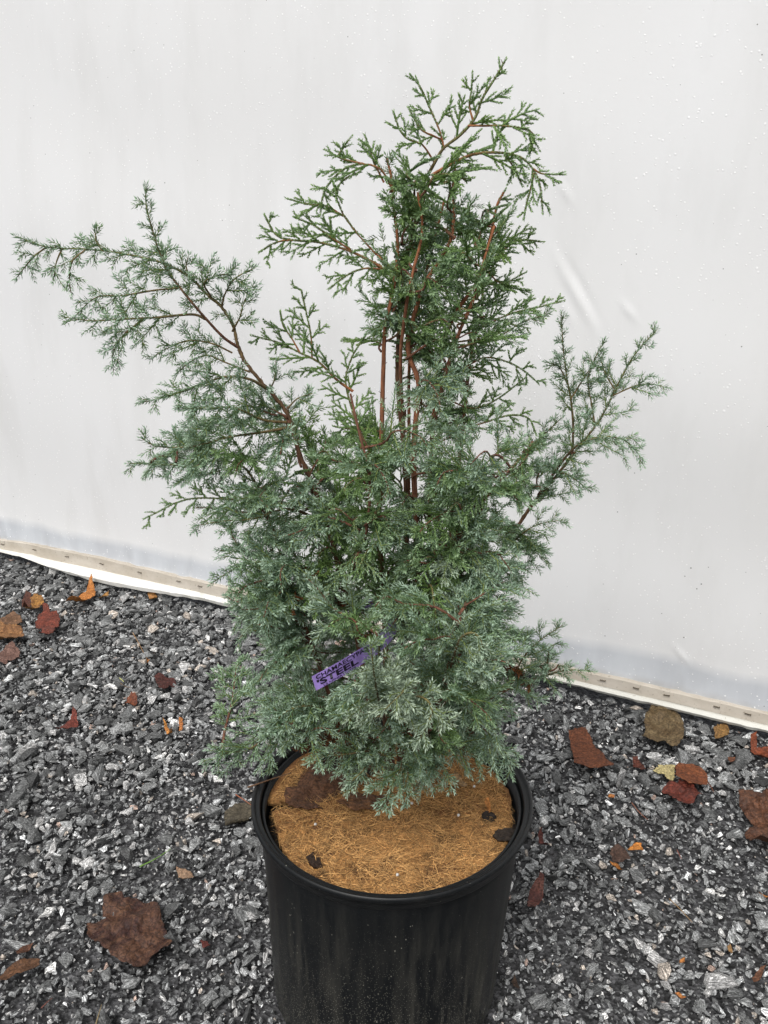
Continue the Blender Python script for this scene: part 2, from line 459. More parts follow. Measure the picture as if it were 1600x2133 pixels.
MC = mat_coir(); COIR_Z = .297
def coir_piece(name, outline, z, label):
    """outline: world xy polygon"""
    P = [Vector(p) for p in outline]; xs = [p.x for p in P]; ys = [p.y for p in P]
    pts = list(P); n0 = len(P); poly = [(p.x, p.y) for p in P]
    step = .0042
    for x in np.arange(min(xs), max(xs), step):
        for y in np.arange(min(ys), max(ys), step):
            q = (x + random.uniform(-.0015, .0015), y + random.uniform(-.0015, .0015))
            if inpoly(q[0], q[1], poly): pts.append(Vector(q))
    vs_, es, fs, *_ = delaunay_2d_cdt(pts, [(i, (i + 1) % n0) for i in range(n0)], [], 1, 1e-6)
    V = []
    for i, v in enumerate(vs_):
        h = .0065 * noise.noise(Vector((v.x * 22, v.y * 22, 1))) + .0022 * noise.noise(Vector((v.x * 130, v.y * 130, 4)))
        V.append((v.x, v.y, z + h))
    n = len(V); Fx = [tuple(f) for f in fs]; V += [(a, b, c - .009) for a, b, c in V]
    Fx += [tuple(i + n for i in reversed(f)) for f in fs]
    cnt = {}
    for f in fs:
        for a, b in zip(f, list(f[1:]) + [f[0]]): cnt[(a, b)] = 1
    for (a, b) in list(cnt):
        if (b, a) not in cnt: Fx.append((b, a, a + n)); Fx.append((b, a + n, b + n))
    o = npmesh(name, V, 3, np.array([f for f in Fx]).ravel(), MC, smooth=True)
    tag(o, label, 'mulch mat')
    return o, poly, V[:n]
def ring(a0, a1, r, n, jag=.0025):
    out = []
    for k in range(n):
        a = math.radians(a0 + (a1 - a0) * k / (n - 1)); q = r + random.uniform(-jag, jag) + .0025 * math.sin(a * 5)
        out.append((POTC[0] + q * math.cos(a), POTC[1] + q * math.sin(a)))
    return out
def pz(px, py, z=COIR_Z): q = PZ(px, py, z); return (q[0], q[1])
# slit edge of the mat runs from the left rim towards the stems
main = [pz(566, 1688), pz(600, 1690), pz(650, 1694), pz(690, 1692), pz(720, 1660), pz(800, 1560)]
ringm = ring(-155, 92, .1570, 90)
# drop ring points that lie left of the slit start
mainpoly = ringm + [pz(800, 1540), pz(800, 1600), pz(690, 1672), pz(650, 1684), pz(600, 1690), pz(566, 1691)]
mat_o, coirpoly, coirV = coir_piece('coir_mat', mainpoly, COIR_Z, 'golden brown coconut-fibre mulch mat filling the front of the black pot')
small = [pz(556, 1672), pz(575, 1674), pz(600, 1668), pz(632, 1655), pz(652, 1610), pz(655, 1570), pz(600, 1575), pz(562, 1612), pz(548, 1640)]
o2, smallpoly, smallV = coir_piece('coir_mat', small, COIR_Z + .004, 'small golden wedge of coconut-fibre mulch at the pot left edge, behind the dark slit')
# loose fibres on the mats
def ribbons(P0, D, L, bend, wdt, segs, cols):
    """curved tapering 3-sided fibres; all arrays length n"""
    n = len(P0); t = np.linspace(0, 1, segs + 1)
    C = P0[:, None] + D[:, None] * (L[:, None] * t)[:, :, None] + bend[:, None] * (t ** 2)[None, :, None]
    up = np.tile(np.array([0, 0, 1.]), (n, 1)); side = np.cross(D, up); side /= np.linalg.norm(side, axis=1)[:, None] + 1e-9
    nrm = np.cross(side, D)
    V = np.zeros((n, segs + 1, 3, 3))
    for j, a in enumerate((0, 2.094, 4.189)):
        V[:, :, j] = C + (side[:, None] * math.cos(a) + nrm[:, None] * math.sin(a)) * (wdt[:, None] * (1.02 - .7 * t ** 2))[:, :, None]
    base = np.arange(n)[:, None] * (segs + 1) * 3
    q = []
    for s in range(segs):
        for j in range(3):
            a, b = s * 3 + j, s * 3 + (j + 1) % 3
            q.append([a, b, b + 3, a + 3])
    q = np.array(q); Fi = (base[:, :, None] + q[None]).reshape(-1, 4)
    return V.reshape(-1, 3), Fi, np.repeat(cols, (segs + 1) * 3, axis=0)
M_FIB = mat_attr('coir_fibre', .85, 400, .3)
def fibres(surf, n, parent_o):
    surf = np.array(surf); idx = R.integers(0, len(surf), n); P0 = surf[idx] + R.normal(0, .002, (n, 3)) * [1, 1, 0]; P0[:, 2] += R.uniform(.0002, .002, n)
    a = R.uniform(0, 6.28, n); el = np.abs(R.normal(0, .14, n)); D = np.stack([np.cos(a) * np.cos(el), np.sin(a) * np.cos(el), np.sin(el)], 1)
    L = R.uniform(.006, .026, n); bend = R.normal(0, .005, (n, 3)); bend[:, 2] = -L * np.sin(el) * 1.0
    e = P0 + D * L[:, None] + bend; ok = (np.hypot(e[:, 0] - POTC[0], e[:, 1] - POTC[1]) < .1605) & (np.hypot(P0[:, 0] - POTC[0], P0[:, 1] - POTC[1]) < .158); P0, D, L, bend = P0[ok], D[ok], L[ok], bend[ok]; n = len(L)
    br = R.uniform(.45, 1.15, (n, 1)); cols = np.array([.74, .42, .155]) * br; dk = R.random(n) < .25; cols[dk] *= .35
    V, Fi, C = ribbons(P0, D, L, bend, R.uniform(.00018, .00038, n), 4, cols)
    o = npmesh('coir_fibre', V, 4, Fi, M_FIB, parent_o, colors=C); tag(o, kind='stuff')
fibres(coirV, 11000, mat_o); fibres(smallV, 1100, o2)

# ------------------------------------------------------------------ flat leafy things
LEAFPOLYS = []
def outline_px(pts, ox=0, oy=0, s=1.0): return [(ox + x / s, oy + y / s) for x, y in pts]
def leaf(pts, z, c1, c2, label, cat='fallen leaf', name='fallen_leaf', amp=.004, curl=0., curl_ax=0., seed=1, thick=.0006, rough=.55, stem=None, group=None, tilt=0., ragged=True, rib=None):
    W = [PZ(x, y, z) for x, y in pts]; P = [Vector((p[0], p[1])) for p in W]
    # refine + roughen the edge
    E = []
    rl = random.Random(seed)
    for i in range(len(P)):
        a, b = P[i], P[(i + 1) % len(P)]; n = max(1, int((b - a).length / .004)); t = (b - a); nn = Vector((-t.y, t.x)); nn.normalize()
        for k in range(n):
            E.append(a + t * k / n + (nn * rl.uniform(-.0014, .0014) if ragged else nn * 0))
    cx = sum(p.x for p in E) / len(E); cy = sum(p.y for p in E) / len(E)
    rad = max((p - Vector((cx, cy))).length for p in E)
    step = max(.0014, rad / 26); poly = [(p.x, p.y) for p in E]; pts2 = list(E); n0 = len(E)
    for x in np.arange(cx - rad, cx + rad, step):
        for y in np.arange(cy - rad, cy + rad, step):
            q = (x + rl.uniform(-.2, .2) * step, y + rl.uniform(-.2, .2) * step)
            if inpoly(q[0], q[1], poly): pts2.append(Vector(q))
    vs_, es, fs, *_ = delaunay_2d_cdt(pts2, [(i, (i + 1) % n0) for i in range(n0)], [], 1, 1e-6)
    ca, sa = math.cos(curl_ax), math.sin(curl_ax); V = []
    for v in vs_:
        dx, dy = (v.x - cx), (v.y - cy); r2 = (dx * dx + dy * dy) / (rad * rad)
        u = (dx * ca + dy * sa) / rad; v2 = (-dx * sa + dy * ca) / rad
        h = amp * noise.noise(Vector((v.x * 34, v.y * 34, seed * 7.3))) * 2.2 + amp * .8 * noise.noise(Vector((v.x * 90, v.y * 90, seed)))
        h += (curl * 1.25 + .06) * (v2 * v2) * rad + tilt * u * rad + .10 * rad * max(0., math.sqrt(r2) - .6) * (1 + noise.noise(Vector((v.x * 20, v.y * 20, seed * 3.1))) * 3)
        h -= .0012 * math.exp(-(v2 / .05) ** 2)      # midrib crease
        for kk in (-.55, .55):
            h -= .0006 * math.exp(-((v2 - kk * (u + 1) * .6) / .05) ** 2)
        V.append((v.x, v.y, z + h))
    n = len(V); T = [tuple(f) if True else f for f in fs]; Vb = [(a, b, c - thick) for a, b, c in V]
    ed = set()
    for f in T:
        for a, b in zip(f, f[1:] + f[:1]): ed.add((a, b))
    Fx = list(T) + [tuple(i + n for i in reversed(f)) for f in T]
    for (a, b) in ed:
        if (b, a) not in ed: Fx.append((b, a, a + n)); Fx.append((b, a + n, b + n))
    root = empty(name, (cx, cy, z)) if stem else None
    o = npmesh('blade' if stem else name, V + Vb, 3, np.array(Fx).ravel(), mat_leaf(c1, c2, rough=rough), root, smooth=True)
    top = root or o
    if stem:
        q = [PZ(x, y, z + .002) for x, y in stem]
        tube_obj('petiole', [np.array(p) for p in q], [.0011] * (len(q) - 1) + [.0006], tuple(x * .6 for x in c1), root)
    tag(top, label, cat, group or {'fallen leaf': 'dead leaves and leaf scraps lying about', 'husk': 'small orange leaf husks', 'bark flake': 'dark bark flakes on the coir'}.get(cat))
    LEAFPOLYS.append(poly)
    return top
M_STICK = mat_attr('stick', .75, 500, .4)
def catmull(P, n=6):
    P = [np.asarray(p, float) for p in P]
    if len(P) < 3: return [P[0] + (P[1] - P[0]) * t for t in np.linspace(0, 1, n + 1)]
    Q = [2 * P[0] - P[1]] + P + [2 * P[-1] - P[-2]]; out = []
    for i in range(1, len(Q) - 2):
        for t in np.linspace(0, 1, n, endpoint=False):
            a, b, c, d = Q[i - 1], Q[i], Q[i + 1], Q[i + 2]
            out.append(.5 * ((2 * b) + (-a + c) * t + (2 * a - 5 * b + 4 * c - d) * t * t + (-a + 3 * b - 3 * c + d) * t ** 3))
    out.append(P[-1]); return out
def tube_arrays(pts, rad, sides=6):
    pts = np.asarray(pts); n = len(pts); T = np.gradient(pts, axis=0); T /= np.linalg.norm(T, axis=1)[:, None] + 1e-12
    ref = np.array([.31, .87, .22]); ref /= np.linalg.norm(ref)
    A = np.cross(T, ref); A /= np.linalg.norm(A, axis=1)[:, None] + 1e-9; B = np.cross(T, A)
    an = np.arange(sides) * 2 * math.pi / sides
    V = pts[:, None] + (A[:, None] * np.cos(an)[None, :, None] + B[:, None] * np.sin(an)[None, :, None]) * np.asarray(rad)[:, None, None]
    F_ = [(i * sides + j, i * sides + (j + 1) % sides, (i + 1) * sides + (j + 1) % sides, (i + 1) * sides + j) for i in range(n - 1) for j in range(sides)]
    return V.reshape(-1, 3), np.array(F_)
def tube_obj(name, pts, rad, col, parent=None, sides=6):
    V, F_ = tube_arrays(pts, rad, sides)
    V2 = np.vstack([V, [pts[0]], [pts[-1]]]); n = len(V)
    sizes = [4] * len(F_); flat = list(F_.ravel())
    for j in range(sides):
        flat += [(j + 1) % sides, j, n]; sizes.append(3)
        a = n - sides; flat += [a + j, a + (j + 1) % sides, n + 1]; sizes.append(3)
    return npmesh(name, V2, np.array(sizes), flat, M_STICK, parent, colors=np.tile(col, (len(V2), 1)), smooth=True)

BR = (.125, .052, .026); DBR = (.050, .026, .020); RED = (.16, .035, .018); OR = (.44, .18, .05); TAN = (.30, .17, .075); OLV = (.15, .105, .045); OCH = (.34, .17, .045)
Z = .013
A = outline_px
leaf(A([(200,770),(390,680),(420,480),(510,400),(620,365),(680,370),(700,430),(760,440),(840,425),(960,470),(1080,480),(1150,530),(1180,690),(1210,780),(1280,930),(1270,1000),(1345,1080),(1190,1180),(1060,1240),(1010,1330),(960,1400),(850,1385),(800,1300),(680,1290),(530,1220),(380,1110),(250,970),(200,900)],150,1800,6.4), .016,
     (.045,.020,.016), (.115,.056,.032), 'largest dark brown crumpled leaf lying alone on gravel in the lower left', seed=2, amp=.006, curl=-.05, rough=.45)
a = lambda p: A(p, 0, 1130, 5.333)
leaf(a([(735,655),(800,655),(880,600),(950,550),(1030,460),(1065,560),(1050,610),(990,640),(915,660),(880,705),(800,690)]), .020, OR, (.42,.15,.035), 'bright orange lobed leaf just below the white hem at the far left', seed=3, curl=.3, tilt=.1)
leaf(a([(385,880),(430,820),(480,790),(480,755),(550,760),(560,800),(640,790),(665,850),(650,930),(610,980),(620,1000),(560,1060),(450,1075),(440,1040),(480,980),(400,930)]), .020, (.19,.048,.030), (.10,.032,.022), 'round brick-red leaf on gravel near the left edge', seed=4, curl=.12)
leaf(a([(-70,870),(0,850),(150,790),(240,830),(250,900),(180,940),(0,930),(-70,930)]), .022, (.20,.11,.06), (.13,.07,.04), 'dull tan-brown leaf half cut by the left edge, above the folded ochre one', seed=5, curl=.15)
leaf(a([(-60,930),(60,950),(240,950),(280,1070),(160,1110),(0,1140),(-60,1140)]), .020, (.30,.15,.06), (.13,.06,.03), 'folded ochre-brown leaf at the left edge between two duller leaves', seed=6, curl=.35, curl_ax=.2)
leaf(a([(-60,1250),(0,1220),(70,1180),(150,1145),(220,1200),(215,1300),(150,1330),(90,1310),(80,1355),(0,1350),(-60,1340)]), .018, (.20,.115,.09), (.13,.07,.055), 'pinkish brown notched leaf, lowest of the three at the left edge', seed=7, curl=.1)
leaf(a([(240,660),(300,615),(360,620),(340,700),(290,770),(250,740)]), .020, (.075,.028,.02), (.12,.05,.03), 'dark maroon curled leaf behind the ochre crumpled one at upper left', seed=8, curl=.4)
leaf(a([(340,650),(400,625),(480,640),(490,670),(430,730),(380,770),(290,800),(310,750),(350,700)]), .024, OCH, (.18,.08,.03), 'crumpled ochre leaf above the round brick-red leaf', seed=9, curl=.4)
leaf(a([(1095,600),(1150,575),(1215,560),(1200,590),(1140,610)]), .018, OCH, TAN, 'small curled ochre leaf scrap tucked under the white hem', seed=10, curl=.4)
b = lambda p: A(p, 0, 1050, 3.2)
leaf(b([(985,600),(1015,590),(1050,615),(1040,640),(1000,640)]), .014, (.42,.20,.08), OCH, 'tiny pale orange leaf scrap under the hem at the right end of the flap', seed=11, curl=.3)
leaf(b([(1030,1160),(1070,1145),(1110,1155),(1165,1160),(1180,1225),(1130,1215),(1100,1240),(1060,1240),(1045,1200)]), Z, (.085,.025,.02), (.05,.02,.016), 'dark maroon leaf on gravel left of the shrub, level with the tag', seed=12)
leaf(b([(975,1010),(995,1020),(990,1045),(970,1040)]), .013, OR, OR, 'tiny orange fleck at the end of a dry twig, left of the shrub', seed=13)
c = lambda p: A(p, 0, 1450, 2.909)
leaf(c([(345,240),(380,190),(430,150),(450,110),(470,125),(475,190),(430,205),(390,235)]), Z, (.19,.045,.03), (.13,.035,.025), 'pointed dull-red leaf on gravel at middle left', seed=14, curl=.3)
leaf(c([(770,20),(800,8),(832,15),(825,65),(780,60),(760,50)]), Z, (.22,.07,.03), (.11,.04,.03), 'small rusty leaf above the two orange husks', seed=15, curl=.3)
leaf(c([(990,175),(1010,180),(1050,230),(1045,252),(1025,240),(1000,205)]), Z, (.50,.22,.05), OR, 'left of two small orange husks on gravel', cat='husk', name='leaf_husk', seed=16, curl=.6, curl_ax=.8)
leaf(c([(1085,140),(1105,138),(1110,180),(1105,215),(1088,205)]), Z, (.42,.15,.05), OR, 'right of two small orange husks on gravel', cat='husk', name='leaf_husk', seed=17, curl=.6, curl_ax=1.5)
leaf(c([(-50,1720),(0,1690),(80,1630),(150,1608),(240,1600),(245,1630),(200,1680),(170,1700),(110,1700),(40,1725),(-40,1735)]), .020, (.16,.075,.035), (.09,.045,.025), 'curled brown leaf touching the left edge at the bottom', seed=18, curl=.5, curl_ax=.5)
leaf(c([(95,1545),(140,1515),(200,1495),(180,1530),(120,1570),(100,1575)]), Z, (.11,.055,.04), BR, 'thin brown leaf scrap left of the largest dark leaf', seed=19, curl=.3)
leaf(c([(1065,1035),(1090,1040),(1150,1060),(1180,1110),(1120,1125),(1085,1085)]), .016, (.30,.20,.13), (.22,.13,.08), 'pale tan leaf fragment left of the pot', seed=20, curl=.15)
leaf(c([(1210,1480),(1260,1485),(1275,1515),(1230,1530)]), Z, (.10,.025,.02), (.10,.025,.02), 'tiny maroon leaf scrap between the pot and the largest dark leaf', seed=21)
d = lambda p: A(p, 1050, 1300, 2.909)
leaf(d([(390,662),(490,655),(540,720),(600,790),(640,850),(665,880),(640,895),(600,885),(510,890),(420,845),(425,800),(405,750)]), .017, (.150,.052,.024), (.095,.034,.018), 'flat wedge-shaped reddish brown leaf on gravel right of the pot', seed=22, curl=.08, amp=.0025)
e = lambda p: A(p, 1300, 1400, 5.333)
leaf(e([(240,480),(290,400),(400,380),(480,370),(560,410),(620,500),(660,560),(670,680),(650,780),(610,850),(540,880),(460,850),(490,820),(400,790),(340,760),(260,750),(190,690),(240,640),(220,560)]), .024, (.16,.115,.06), (.105,.068,.034), 'large olive-brown round leaf leaning against the white base strip', seed=23, curl=.1, amp=.006, stem=[(1369, 1471), (1362, 1462), (1352, 1456)], tilt=.08)
leaf(e([(990,640),(1080,600),(1140,600),(1170,640),(1150,710),(1080,750),(1000,770),(1020,700)]), .020, (.30,.17,.06), (.20,.11,.04), 'small ochre leaf under the base strip, right of the olive-brown leaf', seed=24, curl=.3)
leaf(e([(1395,750),(1460,725),(1480,840),(1600,830),(1680,860),(1680,1010),(1540,1000),(1470,900),(1410,860)]), .020, (.21,.055,.022), (.12,.035,.02), 'rust-red leaf cut by the right edge below the base strip', seed=25, curl=.2)
leaf(e([(320,1090),(380,1035),(470,1040),(560,1050),(555,1110),(565,1170),(540,1220),(470,1190),(450,1130),(380,1125)]), .017, (.50,.42,.20), (.36,.30,.15), 'pale yellow leaf scrap with dark stripes beside a rust-red leaf', seed=26, amp=.002)
leaf(e([(420,1310),(500,1220),(580,1250),(620,1200),(760,1250),(820,1330),(890,1360),(800,1400),(770,1450),(690,1460),(540,1420),(490,1370)]), .017, (.15,.035,.022), (.085,.025,.018), 'dark red torn leaf tucked beneath the rust-red oval leaf', seed=27, amp=.005)
leaf(e([(575,1020),(620,995),(750,1010),(850,1050),(920,1130),(935,1240),(850,1250),(720,1240),(640,1200),(575,1150)]), .026, (.20,.065,.025), (.12,.040,.02), 'rust-red oval leaf lying on top of a dark red torn one', seed=28, curl=-.1, amp=.003, stem=[(1474, 1628), (1482, 1640), (1487, 1650)])
leaf(e([(90,980),(140,975),(210,1040),(240,1110),(190,1120),(100,1060)]), Z, (.12,.035,.022), (.08,.03,.02), 'small dark red scrap left of the striped yellow one', seed=29, curl=.3)
leaf(e([(1150,965),(1230,965),(1240,1000),(1180,1015)]), Z, (.14,.055,.035), BR, 'tiny brown scrap between the olive leaf and the right edge', seed=30, curl=.2)
leaf(e([(1260,1340),(1320,1325),(1430,1400),(1500,1400),(1560,1350),(1660,1340),(1680,1700),(1660,2000),(1560,2005),(1480,1980),(1410,1920),(1340,1800),(1345,1760),(1440,1730),(1450,1640),(1370,1590),(1290,1480)]), .024, (.130,.055,.028), (.060,.028,.018), 'big torn brown leaf cut by the right edge, glossy and crumpled', seed=31, amp=.008, curl=.15, rough=.4)
g = lambda p: A(p, 1050, 1600, 2.909)
leaf(g([(640,500),(690,465),(745,500),(770,550),(720,575),(650,560)]), .016, (.095,.055,.04), (.07,.04,.03), 'small round grey-brown leaf beside a bright orange scrap, lower right', seed=32)
leaf(g([(750,480),(790,455),(830,458),(845,500),(820,520),(780,505)]), .016, (.62,.26,.06), (.52,.19,.04), 'bright orange curled leaf scrap at lower right', seed=33, curl=.3)
leaf(g([(640,565),(700,580),(718,612),(690,608)]), Z, (.34,.13,.03), OR, 'thin orange sliver just under the round grey-brown leaf', seed=34, curl=.4)
leaf(g([(205,420),(225,395),(240,450),(265,500),(240,508),(215,470)]), Z, (.11,.03,.022), (.07,.022,.018), 'narrow dark red curled leaf right beside the pot rim', seed=35, curl=.5)
leaf(g([(150,760),(210,695),(240,700),(235,780),(190,850),(170,905),(140,850)]), .018, (.14,.055,.04), (.085,.03,.025), 'long glossy red-brown leaf right of the pot side', seed=36, curl=.5, rough=.35)
leaf(g([(45,1290),(60,1255),(95,1320),(85,1345),(55,1330)]), Z, (.05,.03,.02), DBR, 'small dark brown leaf low beside the pot, right side', seed=37, curl=.3)
leaf(g([(1505,1260),(1540,1225),(1585,1215),(1560,1270),(1520,1290)]), Z, (.13,.06,.035), BR, 'small brown leaf near the lower right corner', seed=38, curl=.3)
leaf(g([(1030,1372),(1060,1368),(1105,1395),(1070,1400)]), Z, (.34,.12,.04), OR, 'slim orange-brown husk below a white stone, lower right', cat='husk', name='leaf_husk', seed=39, curl=.6)
leaf(g([(1062,1180),(1075,1150),(1098,1150),(1085,1175)]), Z, (.42,.17,.05), OR, 'tiny orange husk above a white stone, lower right', cat='husk', name='leaf_husk', seed=40, curl=.4)
leaf(g([(1352,1075),(1375,1065),(1390,1090),(1380,1120),(1365,1105)]), Z, (.26,.15,.06), TAN, 'tiny ochre scrap towards the right edge, lower part', seed=41, curl=.3)
leaf(g([(1540,755),(1600,768),(1640,772),(1590,778)]), Z, (.35,.13,.05), OR, 'thin orange scrap at the right edge under the big torn leaf', seed=42, curl=.3)
leaf(g([(628,165),(640,150),(672,155),(660,175),(635,182)]), Z, (.30,.11,.045), OR, 'tiny orange scrap right of the pot, near a striped grey stone', seed=43, curl=.3)
# leaves inside the pot
leaf(A([(596,1608),(640,1592),(700,1600),(738,1612),(715,1640),(700,1672),(672,1680),(640,1688),(600,1682),(592,1650)]), .306, (.125,.058,.030), (.085,.040,.022), 'big brown leathery leaf lying inside the pot on the coir', seed=44, curl=-.25, curl_ax=1.2, amp=.004)
leaf(A([(700,1672),(735,1650),(800,1655),(820,1672),(812,1682),(740,1690)]), .303, (.17,.08,.035), (.11,.05,.025), 'brown leaf piece under the lowest shrub tip inside the pot', seed=45, curl=-.1, amp=.003)
leaf(A([(946,1606),(956,1612),(970,1628),(976,1640),(966,1638),(950,1624)]), .308, (.40,.26,.13), (.30,.18,.08), 'pale tan sliver of leaf on the coir at the right', seed=46, curl=.3)
leaf(A([(1010,1666),(1018,1664),(1023,1676),(1022,1690),(1016,1688)]), .306, (.50,.21,.06), OR, 'small upright orange husk on the coir', cat='husk', name='leaf_husk', seed=47, curl=.5, curl_ax=1.5)
leaf(A([(1026,1745),(1034,1730),(1058,1722),(1078,1726),(1086,1735),(1070,1748),(1050,1750),(1036,1752)]), .303, (.050,.036,.026), (.030,.022,.017), 'flat dark bark flake on the coir at the right inside the pot', cat='bark flake', name='bark_flake', seed=48, thick=.003, amp=.002)
leaf(A([(1002,1695),(1012,1688),(1030,1692),(1036,1700),(1022,1706),(1008,1704)]), .303, (.022,.018,.016), (.03,.02,.015), 'black crumb of bark under the orange husk on the coir', cat='bark flake', name='bark_flake', seed=49, thick=.004, amp=.003)
leaf(A([(638,1782),(652,1774),(668,1790),(672,1806),(655,1806),(642,1796)]), .302, (.045,.025,.018), (.03,.02,.015), 'dark bark crumb at the front left edge of the coir', cat='bark flake', name='bark_flake', seed=50, thick=.004, amp=.003)
leaf(A([(467,1690),(490,1676),(528,1668),(530,1694),(505,1706),(470,1718)]), .012, (.095,.080,.055), (.060,.050,.035), 'weathered grey-brown wood chip against the left side of the pot', cat='wood chip', name='wood_chip', seed=51, thick=.008, amp=.002, ragged=True)

# twigs, pine needles, grass
def stick(pts, z, r, col, label, cat='twig', name='dry_twig', group=None):
    P = [PZ(x, y, z + dz) for x, y, dz in pts]; Q = catmull(P, 5)
    o = tube_obj(name, Q, np.linspace(r, r * .45, len(Q)), col); tag(o, label, cat, group); return o
stick([(277,1318,.002),(290,1342,.004),(306,1372,.0)], .014, .0013, (.28,.16,.07), 'short straw-coloured twig on gravel, upper left')
stick([(291,1805,0),(322,1790,.003),(356,1768,.001)], .015, .0012, (.14,.27,.045), 'single green grass blade on gravel left of the pot', 'grass blade', 'grass_blade')
stick([(491,1655,.004),(508,1666,.004),(528,1680,.004)], .016, .0011, (.30,.10,.05), 'reddish pine needle pointing at the pot left side', 'pine needle', 'pine_needle')
stick([(1316,1672,0),(1332,1692,.004),(1350,1708,.0)], .016, .0010, (.26,.10,.06), 'reddish pine needle right of the pot, above the middle', 'pine needle', 'pine_needle')
stick([(1394,1872,0),(1415,1892,.003),(1442,1921,0)], .016, .0010, (.27,.17,.08), 'straw-coloured pine needle, lower right', 'pine needle', 'pine_needle')
stick([(200,2133,0),(206,2112,.003),(212,2092,0)], .015, .0010, (.24,.18,.09), 'straw stalk at the bottom edge, left', 'pine needle', 'pine_needle')
stick([(86,2100,0),(98,2088,.003),(110,2078,0)], .015, .0010, (.15,.05,.035), 'dark red stalk near the bottom left', 'pine needle', 'pine_needle')
stick([(250,1423,0),(262,1430,.001),(272,1432,0)], .014, .0010, (.15,.09,.05), 'short brown stalk at upper left gravel, near a maroon leaf')
stick([(242,1410,0),(250,1413,.002),(258,1420,0)], .016, .0012, (.55,.55,.16), 'tiny yellow-green stem bit on gravel, upper left')
stick([(1410,1770,0),(1418,1786,.002),(1420,1790,0)], .015, .0009, (.22,.08,.06), 'short reddish stalk right of the bright orange scrap')
P_ = [PZ(516,1640,.323), PZ(540,1632,.322), PZ(575,1620,.312), PZ(606,1610,.308)]
o = tube_obj('dry_twig', catmull(P_, 5), np.linspace(.0012, .0007, 16), (.16,.085,.045)); tag(o, 'thin brown twig bridging the pot rim at the left', 'twig')
# perlite grains on the coir
MP = mat_plain('perlite', (.72, .70, .66), .9)
for px, py, lab in [(988,1638,'white perlite grain on the coir near the right of the shrub'), (955,1698,'white perlite grain left of the orange husk'), (657,1717,'white perlite grain on the coir at the left'), (858,1673,'white perlite grain just right of the lowest shrub tip'), (828, 1822, 'white perlite grain near the front of the coir')]:
    q = PZ(px, py, .302); bm = bmesh.new(); bmesh.ops.create_icosphere(bm, subdivisions=2, radius=.0019)
    for v in bm.verts: v.co *= 1 + .3 * noise.noise(v.co * 900 + Vector((px, py, 0)))
    bmesh.ops.translate(bm, vec=(q[0], q[1], q[2]), verts=bm.verts); o = bmobj('perlite_grain', bm, MP, smooth=True); tag(o, lab, 'perlite', 'white perlite grains on the coir')

# ------------------------------------------------------------------ gravel
def stone_templates(n, flat):
    out = []
    for k in range(n):
        bm = bmesh.new(); ey = random.uniform(.38, .85)
        for j in range(random.randint(8, 13)):
            v = Vector((random.gauss(0, 1), random.gauss(0, 1), random.gauss(0, 1))).normalized() * random.uniform(.82, 1.0)
            v.y *= ey; v.z *= flat
            bm.verts.new(v)
        r = bmesh.ops.convex_hull(bm, input=bm.verts)
        bmesh.ops.delete(bm, geom=[g_ for g_ in r['geom_interior'] if isinstance(g_, bmesh.types.BMVert)], context='VERTS')
        bmesh.ops.triangulate(bm, faces=bm.faces)
        bm.verts.index_update()
        out.append((np.array([v.co[:] for v in bm.verts]), np.array([[v.index for v in f.verts] for f in bm.faces]))); bm.free()
    return out
TPL = stone_templates(36, .36) + stone_templates(16, .6)
def rotmats(n, tilt):
    a = R.uniform(0, 2 * math.pi, n); tx = R.normal(0, tilt, n); ty = R.normal(0, tilt, n); z = np.zeros(n); o1 = np.ones(n)
    def M(r): return np.array(r).transpose(2, 0, 1)
    Rz = M([[np.cos(a), -np.sin(a), z], [np.sin(a), np.cos(a), z], [z, z, o1]])
    Rx = M([[o1, z, z], [z, np.cos(tx), -np.sin(tx)], [z, np.sin(tx), np.cos(tx)]])
    Ry = M([[np.cos(ty), z, np.sin(ty)], [z, o1, z], [-np.sin(ty), z, np.cos(ty)]])
    return Rx @ Ry @ Rz
